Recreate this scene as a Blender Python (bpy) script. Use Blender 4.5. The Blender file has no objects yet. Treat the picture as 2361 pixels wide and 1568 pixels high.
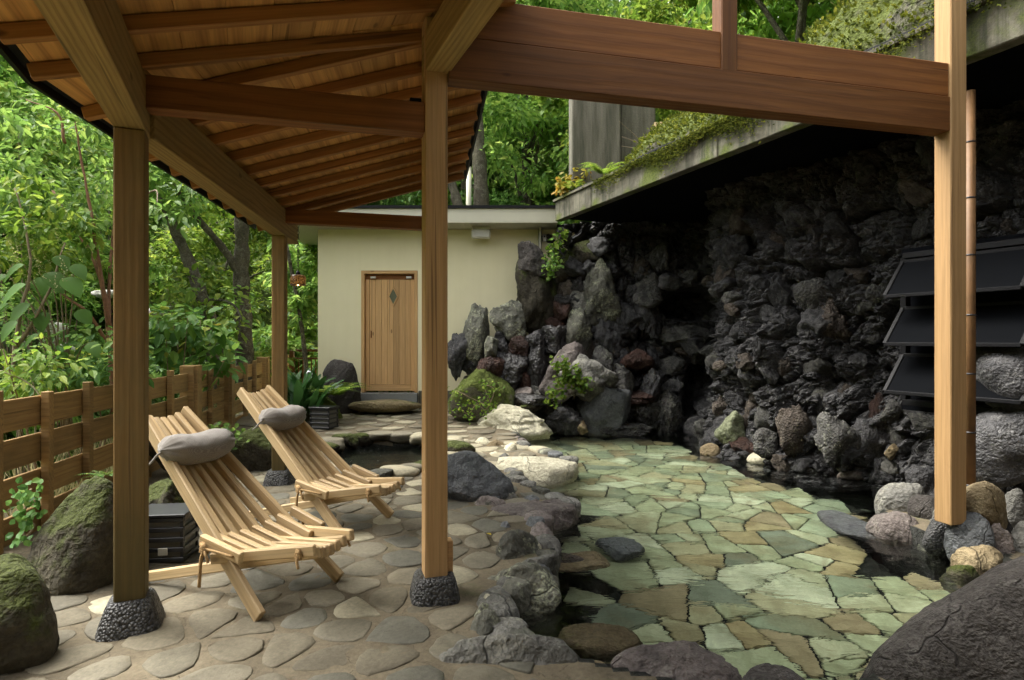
import bpy, bmesh, math, random
import numpy as np
from mathutils import Vector, Matrix

# ------------------------------------------------------------------ camera, world, sun, exposure
scene = bpy.context.scene
COL = scene.collection
EYE = 1.35
cam_data = bpy.data.cameras.new('camera')
cam = bpy.data.objects.new('camera', cam_data)
COL.objects.link(cam)
cam.location = (0, 0, EYE)
cam.rotation_euler = (math.radians(90), 0, 0)
cam_data.lens = 21.09
cam_data.sensor_width = 36
cam_data.clip_start = 0.05
cam_data.clip_end = 600
scene.camera = cam

SUN_EL, SUN_AZ = 57, 284          # degrees; azimuth clockwise from +Y: soft light from the left and ahead, over the bath house
world = bpy.data.worlds.new('World')
scene.world = world
world.use_nodes = True
wn = world.node_tree.nodes
wl = world.node_tree.links
sky_tex = wn.new('ShaderNodeTexSky')
sky_tex.sky_type = 'NISHITA'
sky_tex.sun_disc = False
sky_tex.sun_elevation = math.radians(SUN_EL)
sky_tex.sun_rotation = math.radians(SUN_AZ)
sky_tex.dust_density = 6.0
sky_tex.ozone_density = 0.6
sky_hs = wn.new('ShaderNodeHueSaturation')
sky_hs.inputs['Saturation'].default_value = 0.12
wl.new(sky_tex.outputs[0], sky_hs.inputs['Color'])
wl.new(sky_hs.outputs[0], wn['Background'].inputs[0])
wn['Background'].inputs[1].default_value = 0.15

sun_data = bpy.data.lights.new('sun', 'SUN')
sun = bpy.data.objects.new('sun', sun_data)
COL.objects.link(sun)
sun_data.energy = 1.5
sun_data.angle = math.radians(36)
sun_data.color = (1.0, 0.93, 0.80)
_az, _el = math.radians(SUN_AZ), math.radians(SUN_EL)
_d = Vector((math.sin(_az) * math.cos(_el), math.cos(_az) * math.cos(_el), math.sin(_el)))
sun.rotation_euler = _d.to_track_quat('Z', 'Y').to_euler()

scene.view_settings.view_transform = 'Standard'
scene.view_settings.look = 'None'
scene.view_settings.exposure = 1.75
scene.view_settings.gamma = 1.0
scene.cycles.use_denoising = True
scene.cycles.max_bounces = 8
scene.cycles.diffuse_bounces = 3
scene.cycles.glossy_bounces = 3
scene.cycles.transmission_bounces = 6
scene.cycles.use_adaptive_sampling = True
scene.cycles.adaptive_threshold = .03
scene.cycles.transparent_max_bounces = 16
scene.cycles.caustics_reflective = False
scene.cycles.caustics_refractive = True

# ------------------------------------------------------------------ helpers
F = 1383.4
def at(x, y, Y):
    """point at depth Y that stands on the sight line of reading (x, y) taken from the photograph"""
    return Vector(((x - 1180.5) / F * Y, Y, EYE - (y - 784) / F * Y))
def gr(x, y, z=0.0):
    Y = (EYE - z) * F / (y - 784)
    return Vector(((x - 1180.5) / F * Y, Y, z))

# gradient noise, vectorised
def _hash(ix, iy, iz, s):
    h = (ix * 374761393 + iy * 668265263 + iz * 2147483647 + s * 974634777) & 0xFFFFFFFF
    h = ((h ^ (h >> 13)) * 1274126177) & 0xFFFFFFFF
    h = ((h ^ (h >> 16)) * 2246822519) & 0xFFFFFFFF
    return h ^ (h >> 15)
def pn(P, seed=0):
    P = np.asarray(P, float)
    i0 = np.floor(P).astype(np.int64)
    f = P - i0
    u = f * f * f * (f * (f * 6 - 15) + 10)
    out = 0
    for dx in (0, 1):
        for dy in (0, 1):
            for dz in (0, 1):
                h = _hash(i0[:, 0] + dx, i0[:, 1] + dy, i0[:, 2] + dz, seed)
                gx = ((h & 1023) / 511.5 - 1); gy = (((h >> 10) & 1023) / 511.5 - 1); gz = (((h >> 20) & 1023) / 511.5 - 1)
                d = gx * (f[:, 0] - dx) + gy * (f[:, 1] - dy) + gz * (f[:, 2] - dz)
                w = (u[:, 0] if dx else 1 - u[:, 0]) * (u[:, 1] if dy else 1 - u[:, 1]) * (u[:, 2] if dz else 1 - u[:, 2])
                out = out + d * w
    return out
def fbm(P, octv=4, seed=0, gain=.5, lac=2.03):
    P = np.asarray(P, float); a = 1; t = 0
    for k in range(octv):
        t = t + a * pn(P, seed + k * 17); P = P * lac; a *= gain
    return t
def ridged(P, octv=4, seed=0, gain=.5, lac=2.1):
    P = np.asarray(P, float); a = 1; t = 0
    for k in range(octv):
        t = t + a * (1 - np.abs(pn(P, seed + k * 13)) * 2.2); P = P * lac; a *= gain
    return t

def mesh_arrays(name, V, Fc, mat=None, smooth=True):
    """mesh from a vertex array and an (n,k) face array (or a list of such arrays)"""
    me = bpy.data.meshes.new(name)
    V = np.asarray(V, np.float32)
    groups = Fc if isinstance(Fc, list) else [Fc]
    groups = [np.asarray(g, np.int32) for g in groups if len(g)]
    loops = np.concatenate([g.ravel() for g in groups])
    sizes = np.concatenate([np.full(len(g), g.shape[1], np.int32) for g in groups])
    starts = np.concatenate([[0], np.cumsum(sizes)[:-1]]).astype(np.int32)
    me.vertices.add(len(V)); me.vertices.foreach_set('co', V.ravel())
    me.loops.add(len(loops)); me.loops.foreach_set('vertex_index', loops.astype(np.int32))
    me.polygons.add(len(sizes)); me.polygons.foreach_set('loop_start', starts); me.polygons.foreach_set('loop_total', sizes)
    me.polygons.foreach_set('use_smooth', np.full(len(sizes), smooth))
    me.update(calc_edges=True)
    if mat: me.materials.append(mat)
    return me
def mesh_lists(name, V, Fc, mat=None, smooth=False):
    me = bpy.data.meshes.new(name)
    me.from_pydata([tuple(v) for v in V], [], Fc)
    if smooth: me.polygons.foreach_set('use_smooth', [True] * len(me.polygons))
    if mat: me.materials.append(mat)
    me.update()
    return me
def ob(name, me, parent=None, loc=None, rot=None, scale=None, matrix=None):
    o = bpy.data.objects.new(name, me)
    COL.objects.link(o)
    if parent: o.parent = parent
    if matrix is not None: o.matrix_local = matrix
    if loc is not None: o.location = loc
    if rot is not None: o.rotation_euler = rot
    if scale is not None: o.scale = scale
    return o
def tag(o, label, cat, group=None, kind=None):
    if label: o['label'] = label
    if cat: o['category'] = cat
    if group: o['group'] = group
    if kind: o['kind'] = kind
    return o
def struct(o, label=None):
    o['kind'] = 'structure'
    if label: o['label'] = label
    return o
def empty(name, loc=(0, 0, 0), rz=0):
    o = bpy.data.objects.new(name, None)
    COL.objects.link(o)
    o.location = loc; o.rotation_euler = (0, 0, rz); o.empty_display_size = .1
    return o
def thing(name, label, cat, loc=(0, 0, 0), rz=0, group=None):
    return tag(empty(name, loc, rz), label, cat, group)
def copy_tree(o, parent=None):
    c = o.copy(); COL.objects.link(c); c.parent = parent
    for ch in o.children: copy_tree(ch, c)
    return c
def frame_matrix(p0, p1, up=(0, 0, 1)):
    x = (Vector(p1) - Vector(p0)).normalized()
    y = Vector(up).cross(x)
    if y.length < 1e-5: y = Vector((0, 1, 0)).cross(x)
    y.normalize(); z = x.cross(y)
    m = Matrix((x, y, z)).transposed().to_4x4()
    m.translation = Vector(p0)
    return m
_box_cache = {}
def box_mesh(L, w, h, mat, bev=.004, name='board'):
    key = (round(L, 4), round(w, 4), round(h, 4), mat.name, bev)
    if key in _box_cache: return _box_cache[key]
    bm = bmesh.new()
    bmesh.ops.create_cube(bm, size=1)
    for v in bm.verts: v.co = Vector(((v.co.x + .5) * L, v.co.y * w, v.co.z * h))
    if bev: bmesh.ops.bevel(bm, geom=list(bm.edges), offset=bev, segments=1, affect='EDGES', clamp_overlap=True)
    me = bpy.data.meshes.new(name); bm.to_mesh(me); bm.free(); me.materials.append(mat)
    _box_cache[key] = me
    return me
def bar(name, p0, p1, w, h, mat, parent=None, up=(0, 0, 1), bev=.004):
    """rectangular timber from p0 to p1 (axis through the section's centre), w across, h along up"""
    L = (Vector(p1) - Vector(p0)).length
    return ob(name, box_mesh(L, w, h, mat, bev, name), parent, matrix=frame_matrix(p0, p1, up))
def block(name, c, sx, sy, sz, mat, parent=None, rz=0, bev=.004):
    """box with its base centre at c"""
    m = Matrix.Translation(Vector(c)) @ Matrix.Rotation(rz, 4, 'Z') @ Matrix.Translation((-sx / 2, 0, sz / 2))
    return ob(name, box_mesh(sx, sy, sz, mat, bev, name), parent, matrix=m)
def tube_arrays(pts, rad, n=8, cap=True):
    pts = [Vector(p) for p in pts]; V = []; Fq = []; T = []
    prev = None
    for i, p in enumerate(pts):
        d = (pts[min(i + 1, len(pts) - 1)] - pts[max(i - 1, 0)])
        if d.length < 1e-9: d = Vector((0, 0, 1))
        d.normalize()
        ref = prev if prev is not None else (Vector((0, 0, 1)) if abs(d.z) < .9 else Vector((1, 0, 0)))
        s = ref - d * ref.dot(d)
        if s.length < 1e-6: s = d.orthogonal()
        s.normalize(); prev = s; t = d.cross(s)
        r = rad[i] if hasattr(rad, '__len__') else rad
        for k in range(n):
            a = 2 * math.pi * k / n
            V.append(p + (s * math.cos(a) + t * math.sin(a)) * r)
    for i in range(len(pts) - 1):
        for k in range(n):
            Fq.append((i * n + k, i * n + (k + 1) % n, (i + 1) * n + (k + 1) % n, (i + 1) * n + k))
    if cap:
        Fq2 = [tuple(range(n - 1, -1, -1)), tuple((len(pts) - 1) * n + k for k in range(n))]
    else: Fq2 = []
    return V, Fq + Fq2
def tubes(name, paths, mat, parent=None, n=8):
    V = []; Fq = []
    for pts, rad in paths:
        v, f = tube_arrays(pts, rad, n)
        b = len(V); V += v; Fq += [tuple(i + b for i in q) for q in f]
    return ob(name, mesh_lists(name, V, Fq, mat, True), parent)
def smooth_path(pts, k=4):
    """Catmull-Rom through pts"""
    P = [Vector(p) for p in pts]; P = [P[0] * 2 - P[1]] + P + [P[-1] * 2 - P[-2]]; out = []
    for i in range(1, len(P) - 2):
        for j in range(k):
            t = j / k
            a, b, c, d = P[i - 1], P[i], P[i + 1], P[i + 2]
            out.append(.5 * ((2 * b) + (c - a) * t + (2 * a - 5 * b + 4 * c - d) * t * t + (-a + 3 * b - 3 * c + d) * t ** 3))
    out.append(P[-2])
    return out

# ------------------------------------------------------------------ materials
def mat_new(name):
    m = bpy.data.materials.new(name); m.use_nodes = True
    nt = m.node_tree
    return m, nt, nt.nodes, nt.links, nt.nodes['Principled BSDF']
def ramp(nodes, stops, interp='LINEAR'):
    r = nodes.new('ShaderNodeValToRGB'); r.color_ramp.interpolation = interp
    e = r.color_ramp.elements
    while len(e) < len(stops): e.new(.5)
    for i, (p, c) in enumerate(stops):
        e[i].position = p; e[i].color = (*c, 1) if len(c) == 3 else c
    return r
def mixc(nodes, links, fac, a, b, blend='MIX'):
    m = nodes.new('ShaderNodeMix'); m.data_type = 'RGBA'; m.blend_type = blend
    for s, v in ((m.inputs['Factor'], fac), (m.inputs['A'], a), (m.inputs['B'], b)):
        if hasattr(v, 'links') or hasattr(v, 'is_linked'): links.new(v, s)
        elif isinstance(v, (int, float)): s.default_value = v
        else: s.default_value = (*v, 1) if len(v) == 3 else v
    return m.outputs['Result']
def math_n(nodes, links, op, a, b=None, c=None, clamp=False):
    m = nodes.new('ShaderNodeMath'); m.operation = op; m.use_clamp = clamp
    for i, v in enumerate((a, b, c)):
        if v is None: continue
        if isinstance(v, (int, float)): m.inputs[i].default_value = v
        else: links.new(v, m.inputs[i])
    return m.outputs[0]
def noise_n(nodes, links, vec, scale, detail=4, rough=.55, dist=0.0):
    n = nodes.new('ShaderNodeTexNoise')
    n.inputs['Scale'].default_value = scale; n.inputs['Detail'].default_value = detail
    n.inputs['Roughness'].default_value = rough; n.inputs['Distortion'].default_value = dist
    if vec is not None: links.new(vec, n.inputs['Vector'])
    return n
def obj_vec(nodes, links, scale=(1, 1, 1), spread=20.0, use='Object'):
    tc = nodes.new('ShaderNodeTexCoord'); oi = nodes.new('ShaderNodeObjectInfo')
    mp = nodes.new('ShaderNodeMapping'); mp.inputs['Scale'].default_value = scale
    add = nodes.new('ShaderNodeVectorMath'); add.operation = 'ADD'
    sc = nodes.new('ShaderNodeVectorMath'); sc.operation = 'SCALE'; sc.inputs[0].default_value = (1, .63, .37)
    mul = math_n(nodes, links, 'MULTIPLY', oi.outputs['Random'], spread)
    links.new(mul, sc.inputs['Scale'])
    links.new(tc.outputs[use], mp.inputs['Vector'])
    links.new(mp.outputs[0], add.inputs[0]); links.new(sc.outputs[0], add.inputs[1])
    return add.outputs[0], oi
def bump(nodes, links, height, bsdf, strength=.3, dist=.01, prev=None):
    b = nodes.new('ShaderNodeBump'); b.inputs['Strength'].default_value = strength; b.inputs['Distance'].default_value = dist
    links.new(height, b.inputs['Height'])
    if prev is not None: links.new(prev, b.inputs['Normal'])
    if bsdf is not None: links.new(b.outputs[0], bsdf.inputs['Normal'])
    return b.outputs[0]

def wood(name, light, dark, ring=9.0, rough=.62, stain=None, stain_amt=0.0, contrast=.75, foot=None):
    """timber with its grain along the object's local X"""
    m, nt, nd, lk, bs = mat_new(name)
    vec, oi = obj_vec(nd, lk, (.10, 1, 1), 9.0)
    w = nd.new('ShaderNodeTexWave'); w.wave_type = 'RINGS'; w.rings_direction = 'X'
    w.inputs['Scale'].default_value = ring; w.inputs['Distortion'].default_value = 6.5
    w.inputs['Detail'].default_value = 3; w.inputs['Detail Scale'].default_value = 1.1
    lk.new(vec, w.inputs['Vector'])
    r = ramp(nd, [(0, light), (.6, tuple(.75 * a + .25 * b for a, b in zip(light, dark))), (.92, dark), (1, tuple(.4 * a + .6 * b for a, b in zip(light, dark)))])
    lk.new(w.outputs['Fac'], r.inputs[0])
    vec2, _ = obj_vec(nd, lk, (2.2, 90, 90), 9.0)
    n2 = noise_n(nd, lk, vec2, 1.0, 3, .6)
    r2 = ramp(nd, [(.3, (.72, .72, .72)), (.7, (1.08, 1.08, 1.08))]); lk.new(n2.outputs[0], r2.inputs[0])
    c0 = mixc(nd, lk, contrast, light, r.outputs[0])
    c = mixc(nd, lk, .8, c0, r2.outputs[0], 'MULTIPLY')
    # board to board tone
    tone = nd.new('ShaderNodeMapRange'); tone.inputs['To Min'].default_value = .78; tone.inputs['To Max'].default_value = 1.12
    lk.new(oi.outputs['Random'], tone.inputs[0])
    hv = nd.new('ShaderNodeHueSaturation'); lk.new(c, hv.inputs['Color']); lk.new(tone.outputs[0], hv.inputs['Value'])
    c = hv.outputs[0]
    if stain:
        v3, _ = obj_vec(nd, lk, (.9, 3, 3), 7.0)
        n3 = noise_n(nd, lk, v3, 1.6, 5, .65, .4)
        r3 = ramp(nd, [(.42, (0, 0, 0)), (.68, (1, 1, 1))]); lk.new(n3.outputs[0], r3.inputs[0])
        f = math_n(nd, lk, 'MULTIPLY', r3.outputs[0], stain_amt)
        c = mixc(nd, lk, f, c, stain)
    if foot:      # algae and damp creeping up from the foot of a post
        tcx = nd.new('ShaderNodeTexCoord'); sxx = nd.new('ShaderNodeSeparateXYZ'); lk.new(tcx.outputs['Object'], sxx.inputs[0])
        nf = noise_n(nd, lk, tcx.outputs['Object'], 3.0, 4, .6)
        hgt_ = math_n(nd, lk, 'ADD', sxx.outputs[0], math_n(nd, lk, 'MULTIPLY', nf.outputs[0], .5))
        rf = ramp(nd, [(.12, (.9, .9, .9)), (.62, (.5, .5, .5)), (1.0, (0, 0, 0))]); lk.new(hgt_, rf.inputs[0])
        c = mixc(nd, lk, rf.outputs[0], c, foot)
    # drying checks along the grain
    v5, _ = obj_vec(nd, lk, (.7, 34, 34), 8.0)
    n5c = noise_n(nd, lk, v5, 1.0, 1, .5)
    r5c = ramp(nd, [(.70, (0, 0, 0)), (.74, (1, 1, 1))]); lk.new(n5c.outputs[0], r5c.inputs[0])
    c = mixc(nd, lk, math_n(nd, lk, 'MULTIPLY', r5c.outputs[0], .6), c, tuple(x * .3 for x in dark))
    # knots
    v4, _ = obj_vec(nd, lk, (.9, 2.2, 2.2), 5.0)
    vo = nd.new('ShaderNodeTexVoronoi'); vo.inputs['Scale'].default_value = 2.2; lk.new(v4, vo.inputs['Vector'])
    rk = ramp(nd, [(.0, (1, 1, 1)), (.05, (1, 1, 1)), (.085, (0, 0, 0))]); lk.new(vo.outputs['Distance'], rk.inputs[0])
    c = mixc(nd, lk, math_n(nd, lk, 'MULTIPLY', rk.outputs[0], .7), c, tuple(x * .35 for x in dark))
    lk.new(c, bs.inputs['Base Color'])
    bs.inputs['Roughness'].default_value = rough; bs.inputs['Specular IOR Level'].default_value = .3
    h = math_n(nd, lk, 'ADD', w.outputs['Fac'], math_n(nd, lk, 'MULTIPLY', n2.outputs[0], 1.2))
    bump(nd, lk, h, bs, .18, .004)
    return m

def stone(name, dark, light, patch=None, patch_amt=0.0, moss=0.0, moss_col=(.045, .07, .012), rough=.85, pit=.5, scale=1.0, spec=.3, wet=0.0, vary=.25, grain=.75, relief=.9):
    m, nt, nd, lk, bs = mat_new(name)
    vec, oi = obj_vec(nd, lk, (1, 1, 1), 30.0)
    n1 = noise_n(nd, lk, vec, 3.2 * scale, 4, .65, .3)
    r1 = ramp(nd, [(.28, dark), (.72, light)]); lk.new(n1.outputs[0], r1.inputs[0])
    n2 = noise_n(nd, lk, vec, 38 * scale, 2, .7)
    r2 = ramp(nd, [(.3, (.55, .55, .55)), (.72, (1.25, 1.25, 1.25))]); lk.new(n2.outputs[0], r2.inputs[0])
    c = mixc(nd, lk, grain, r1.outputs[0], r2.outputs[0], 'MULTIPLY')
    if patch:
        n3 = noise_n(nd, lk, vec, 5.5 * scale, 4, .75, .6)
        r3 = ramp(nd, [(.5 , (0, 0, 0)), (.62, (1, 1, 1))]); lk.new(n3.outputs[0], r3.inputs[0])
        n3b = noise_n(nd, lk, vec, 60 * scale, 1, .7)
        r3b = ramp(nd, [(.38, (0, 0, 0)), (.6, (1, 1, 1))]); lk.new(n3b.outputs[0], r3b.inputs[0])
        f = math_n(nd, lk, 'MULTIPLY', r3.outputs[0], r3b.outputs[0])
        c = mixc(nd, lk, math_n(nd, lk, 'MULTIPLY', f, patch_amt), c, patch)
    if vary:
        tone = nd.new('ShaderNodeMapRange'); tone.inputs['To Min'].default_value = 1 - vary; tone.inputs['To Max'].default_value = 1 + vary
        lk.new(oi.outputs['Random'], tone.inputs[0])
        hv = nd.new('ShaderNodeHueSaturation'); lk.new(c, hv.inputs['Color']); lk.new(tone.outputs[0], hv.inputs['Value']); c = hv.outputs[0]
    vo = nd.new('ShaderNodeTexVoronoi'); vo.inputs['Scale'].default_value = 26 * scale; lk.new(vec, vo.inputs['Vector'])
    h = math_n(nd, lk, 'ADD', n1.outputs[0], math_n(nd, lk, 'MULTIPLY', n2.outputs[0], .35))
    h = math_n(nd, lk, 'ADD', h, math_n(nd, lk, 'MULTIPLY', vo.outputs['Distance'], pit * .5))
    n7 = noise_n(nd, lk, vec, 11 * scale, 3, .72, .5)
    h = math_n(nd, lk, 'ADD', h, math_n(nd, lk, 'MULTIPLY', n7.outputs[0], .6))
    if relief > .5 and not wet:      # a few fracture lines
        nz_ = noise_n(nd, lk, vec, 2.6, 3, .6)
        ad_ = nd.new('ShaderNodeVectorMath'); ad_.operation = 'MULTIPLY_ADD'; ad_.inputs[1].default_value = (.25, .25, .25)
        lk.new(nz_.outputs['Color'], ad_.inputs[0]); lk.new(vec, ad_.inputs[2])
        ve_ = nd.new('ShaderNodeTexVoronoi'); ve_.feature = 'DISTANCE_TO_EDGE'; ve_.inputs['Scale'].default_value = 2.3; lk.new(ad_.outputs[0], ve_.inputs['Vector'])
        rc_ = ramp(nd, [(0, (1, 1, 1)), (.012, (0, 0, 0))]); lk.new(ve_.outputs['Distance'], rc_.inputs[0])
        rm_ = ramp(nd, [(.48, (0, 0, 0)), (.56, (1, 1, 1))]); lk.new(n1.outputs[0], rm_.inputs[0])
        ck_ = math_n(nd, lk, 'MULTIPLY', rc_.outputs[0], rm_.outputs[0])
        c = mixc(nd, lk, math_n(nd, lk, 'MULTIPLY', ck_, .7), c, tuple(x * .35 for x in dark))
        h = math_n(nd, lk, 'SUBTRACT', h, math_n(nd, lk, 'MULTIPLY', ck_, .25))
    nrm = bump(nd, lk, h, bs, relief, .045 if relief > .5 else .02)
    if moss:
        geo = nd.new('ShaderNodeNewGeometry'); sx = nd.new('ShaderNodeSeparateXYZ'); lk.new(geo.outputs['Normal'], sx.inputs[0])
        n4 = noise_n(nd, lk, vec, 4.5, 6, .7)
        v = math_n(nd, lk, 'ADD', math_n(nd, lk, 'MULTIPLY', sx.outputs[2], .45), n4.outputs[0])
        v = math_n(nd, lk, 'ADD', v, moss - .5)
        r4 = ramp(nd, [(.55, (0, 0, 0)), (.72, (1, 1, 1))]); lk.new(v, r4.inputs[0])
        n5 = noise_n(nd, lk, vec, 90, 3, .7)
        r5 = ramp(nd, [(.3, tuple(x * .45 for x in moss_col)), (.7, tuple(x * 1.5 for x in moss_col))]); lk.new(n5.outputs[0], r5.inputs[0])
        c = mixc(nd, lk, r4.outputs[0], c, r5.outputs[0])
    lk.new(c, bs.inputs['Base Color'])
    bs.inputs['Specular IOR Level'].default_value = spec
    if wet:
        n6 = noise_n(nd, lk, vec, 2.5, 4)
        r6 = ramp(nd, [(.4, (rough,) * 3), (.6, (1 - wet,) * 3)]); lk.new(n6.outputs[0], r6.inputs[0])
        lk.new(r6.outputs[0], bs.inputs['Roughness'])
    else: bs.inputs['Roughness'].default_value = rough
    return m

def leaf_mat(name, stops, transl=.35, rough=.45, hue=0.0):
    """foliage; each leaf takes its own green"""
    m, nt, nd, lk, bs = mat_new(name)
    geo = nd.new('ShaderNodeNewGeometry')
    r = ramp(nd, stops); lk.new(geo.outputs['Random Per Island'], r.inputs[0])
    c = r.outputs[0]
    oi = nd.new('ShaderNodeObjectInfo')
    tone = nd.new('ShaderNodeMapRange'); tone.inputs['To Min'].default_value = .75; tone.inputs['To Max'].default_value = 1.2
    lk.new(oi.outputs['Random'], tone.inputs[0])
    hv = nd.new('ShaderNodeHueSaturation'); lk.new(c, hv.inputs['Color']); lk.new(tone.outputs[0], hv.inputs['Value'])
    lk.new(hv.outputs[0], bs.inputs['Base Color'])
    bs.inputs['Roughness'].default_value = rough + .1; bs.inputs['Specular IOR Level'].default_value = .22
    tr = nd.new('ShaderNodeBsdfTranslucent')
    hv2 = nd.new('ShaderNodeHueSaturation'); hv2.inputs['Hue'].default_value = .485; hv2.inputs['Value'].default_value = 1.5; lk.new(hv.outputs[0], hv2.inputs['Color'])
    lk.new(hv2.outputs[0], tr.inputs[0])
    mx = nd.new('ShaderNodeMixShader'); mx.inputs[0].default_value = transl
    lk.new(bs.outputs[0], mx.inputs[1]); lk.new(tr.outputs[0], mx.inputs[2])
    lk.new(mx.outputs[0], nd['Material Output'].inputs[0])
    return m
def plain(name, col, rough=.5, metal=0.0, spec=.5, noise=0.0, bumpy=0.0, nscale=20):
    m, nt, nd, lk, bs = mat_new(name)
    bs.inputs['Base Color'].default_value = (*col, 1)
    bs.inputs['Roughness'].default_value = rough; bs.inputs['Metallic'].default_value = metal
    bs.inputs['Specular IOR Level'].default_value = spec
    if noise or bumpy:
        vec, oi = obj_vec(nd, lk, (1, 1, 1), 10)
        n = noise_n(nd, lk, vec, nscale, 6, .65)
        r = ramp(nd, [(.3, tuple(c * (1 - noise) for c in col)), (.7, tuple(min(1, c * (1 + noise)) for c in col))])
        lk.new(n.outputs[0], r.inputs[0]); lk.new(r.outputs[0], bs.inputs['Base Color'])
        if bumpy: bump(nd, lk, n.outputs[0], bs, bumpy, .01)
    return m

M = {}
M['cedar'] = wood('cedar', (.185, .074, .0175), (.092, .031, .0068), 8.0, contrast=.55, stain=(.11, .042, .011), stain_amt=.6)
M['cedar_dark'] = wood('cedar_dark', (.25, .098, .024), (.125, .041, .009), 8.0, contrast=.6, stain=(.15, .058, .015), stain_amt=.5)
M['rafter'] = wood('rafter', (.40, .185, .055), (.22, .085, .022), 9.0, contrast=.5)
M['cedar_pale'] = wood('cedar_pale', (.56, .345, .155), (.43, .245, .10), 10.0, contrast=.45)
M['weathered'] = wood('weathered', (.44, .285, .105), (.26, .150, .048), 15.0, stain=(.22, .165, .07), stain_amt=.55, rough=.75)
M['weathered_post'] = wood('weathered_post', (.285, .172, .062), (.175, .10, .034), 14.0, stain=(.15, .122, .055), stain_amt=.5, rough=.8, contrast=.5, foot=(.055, .055, .020))
M['roof_board'] = wood('roof_board', (.68, .36, .115), (.34, .145, .038), 3.4, contrast=.6)
M['fence_wood'] = wood('fence_wood', (.38, .235, .09), (.25, .14, .05), 12.0, stain=(.10, .078, .036), stain_amt=.5, rough=.7, contrast=.5)
M['chair_wood'] = wood('chair_wood', (.55, .40, .215), (.45, .30, .14), 10.0, rough=.55, contrast=.4)
M['door_wood'] = wood('door_wood', (.60, .37, .16), (.45, .255, .10), 14.0, contrast=.5)
M['pebbledash'] = None
M['lava'] = stone('lava', (0.0122, 0.0121, 0.0127), (0.0903, 0.0888, 0.0909), patch=(0.2074, 0.2016, 0.1912), patch_amt=.55, rough=.75, pit=.5, scale=1.6, wet=.55)
M['lava_brown'] = stone('lava_brown', (0.0256, 0.0204, 0.0165), (0.1366, 0.1116, 0.0909), patch=(0.2440, 0.2160, 0.1711), patch_amt=.4, rough=.85, pit=1.0, scale=1.6)
M['lava_pale'] = stone('lava_pale', (.024, .024, .023), (.125, .121, .112), patch=(.22, .222, .17), patch_amt=.6, rough=.9, pit=.9, scale=1.5)
M['lava_red'] = stone('lava_red', (.022, .012, .009), (.080, .040, .029), rough=.6, pit=.8, scale=1.5, wet=.6)
M['greenstone'] = stone('greenstone', (.10, .112, .065), (.19, .205, .125), patch=(.24, .25, .175), patch_amt=.5, rough=.9)
M['grey_rock'] = stone('grey_rock', (.075, .073, .066), (.20, .195, .172), patch=(.32, .31, .25), patch_amt=.5, rough=.88, pit=.5)
M['lichen_rock'] = stone('lichen_rock', (.060, .060, .050), (.16, .158, .125), patch=(.37, .385, .26), patch_amt=.9, rough=.9, pit=.5, scale=.8)
M['slate_rock'] = stone('slate_rock', (.070, .075, .078), (.14, .147, .15), patch=(.20, .205, .195), patch_amt=.3, rough=.6, pit=.2)
M['dark_boulder'] = stone('dark_boulder', (.03, .026, .023), (.085, .076, .068), patch=(.17, .158, .145), patch_amt=.45, rough=.9, pit=.25, scale=1.3)
M['purple_rock'] = stone('purple_rock', (.090, .076, .070), (.20, .168, .152), patch=(.29, .27, .23), patch_amt=.4, rough=.85, pit=.3)
M['cream_rock'] = stone('cream_rock', (.36, .335, .235), (.64, .60, .45), patch=(.28, .28, .19), patch_amt=.35, rough=.9, pit=.15, scale=.8)
M['tan_rock'] = stone('tan_rock', (.13, .096, .052), (.27, .215, .125), rough=.88, pit=.2)
M['mossy_rock'] = stone('mossy_rock', (.028, .024, .016), (.082, .072, .048), moss=.46, moss_col=(.042, .052, .009), rough=.92)
M['mossy_thick'] = stone('mossy_thick', (.07, .068, .05), (.16, .15, .11), moss=.62, moss_col=(.075, .095, .018), rough=.95)
M['wet_black'] = stone('wet_black', (.012, .011, .011), (.04, .037, .035), rough=.4, pit=.6, wet=.75, spec=.5)
M['cobble'] = stone('cobble', (0.0952, 0.0852, 0.0595), (0.1844, 0.1646, 0.1177), patch=(0.1844, 0.1646, 0.1148), patch_amt=.15, rough=.75, pit=.05, scale=1.4, vary=.25, grain=.45, relief=.3)
M['cobble_b'] = stone('cobble_b', (0.0752, 0.0713, 0.0546), (0.1398, 0.1330, 0.1019), patch=(0.1432, 0.1330, 0.0976), patch_amt=.15, rough=.72, pit=.05, scale=1.4, vary=.22, grain=.45, relief=.3)
M['cobble_c'] = stone('cobble_c', (0.0943, 0.0814, 0.0559), (0.1758, 0.1541, 0.1076), patch=(0.1758, 0.1541, 0.1063), patch_amt=.35, rough=.88, pit=.15, scale=1.4, vary=.2, grain=.45, relief=.3)
M['cobble_pale'] = stone('cobble_pale', (0.1900, 0.1722, 0.1191), (0.3351, 0.3037, 0.2102), patch=(0.3808, 0.3461, 0.2440), patch_amt=.4, rough=.88, pit=.15, scale=1.4, vary=.2, grain=.45, relief=.3)
M['white_river'] = stone('white_river', (.45, .44, .40), (.7, .69, .64), rough=.9)

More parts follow.
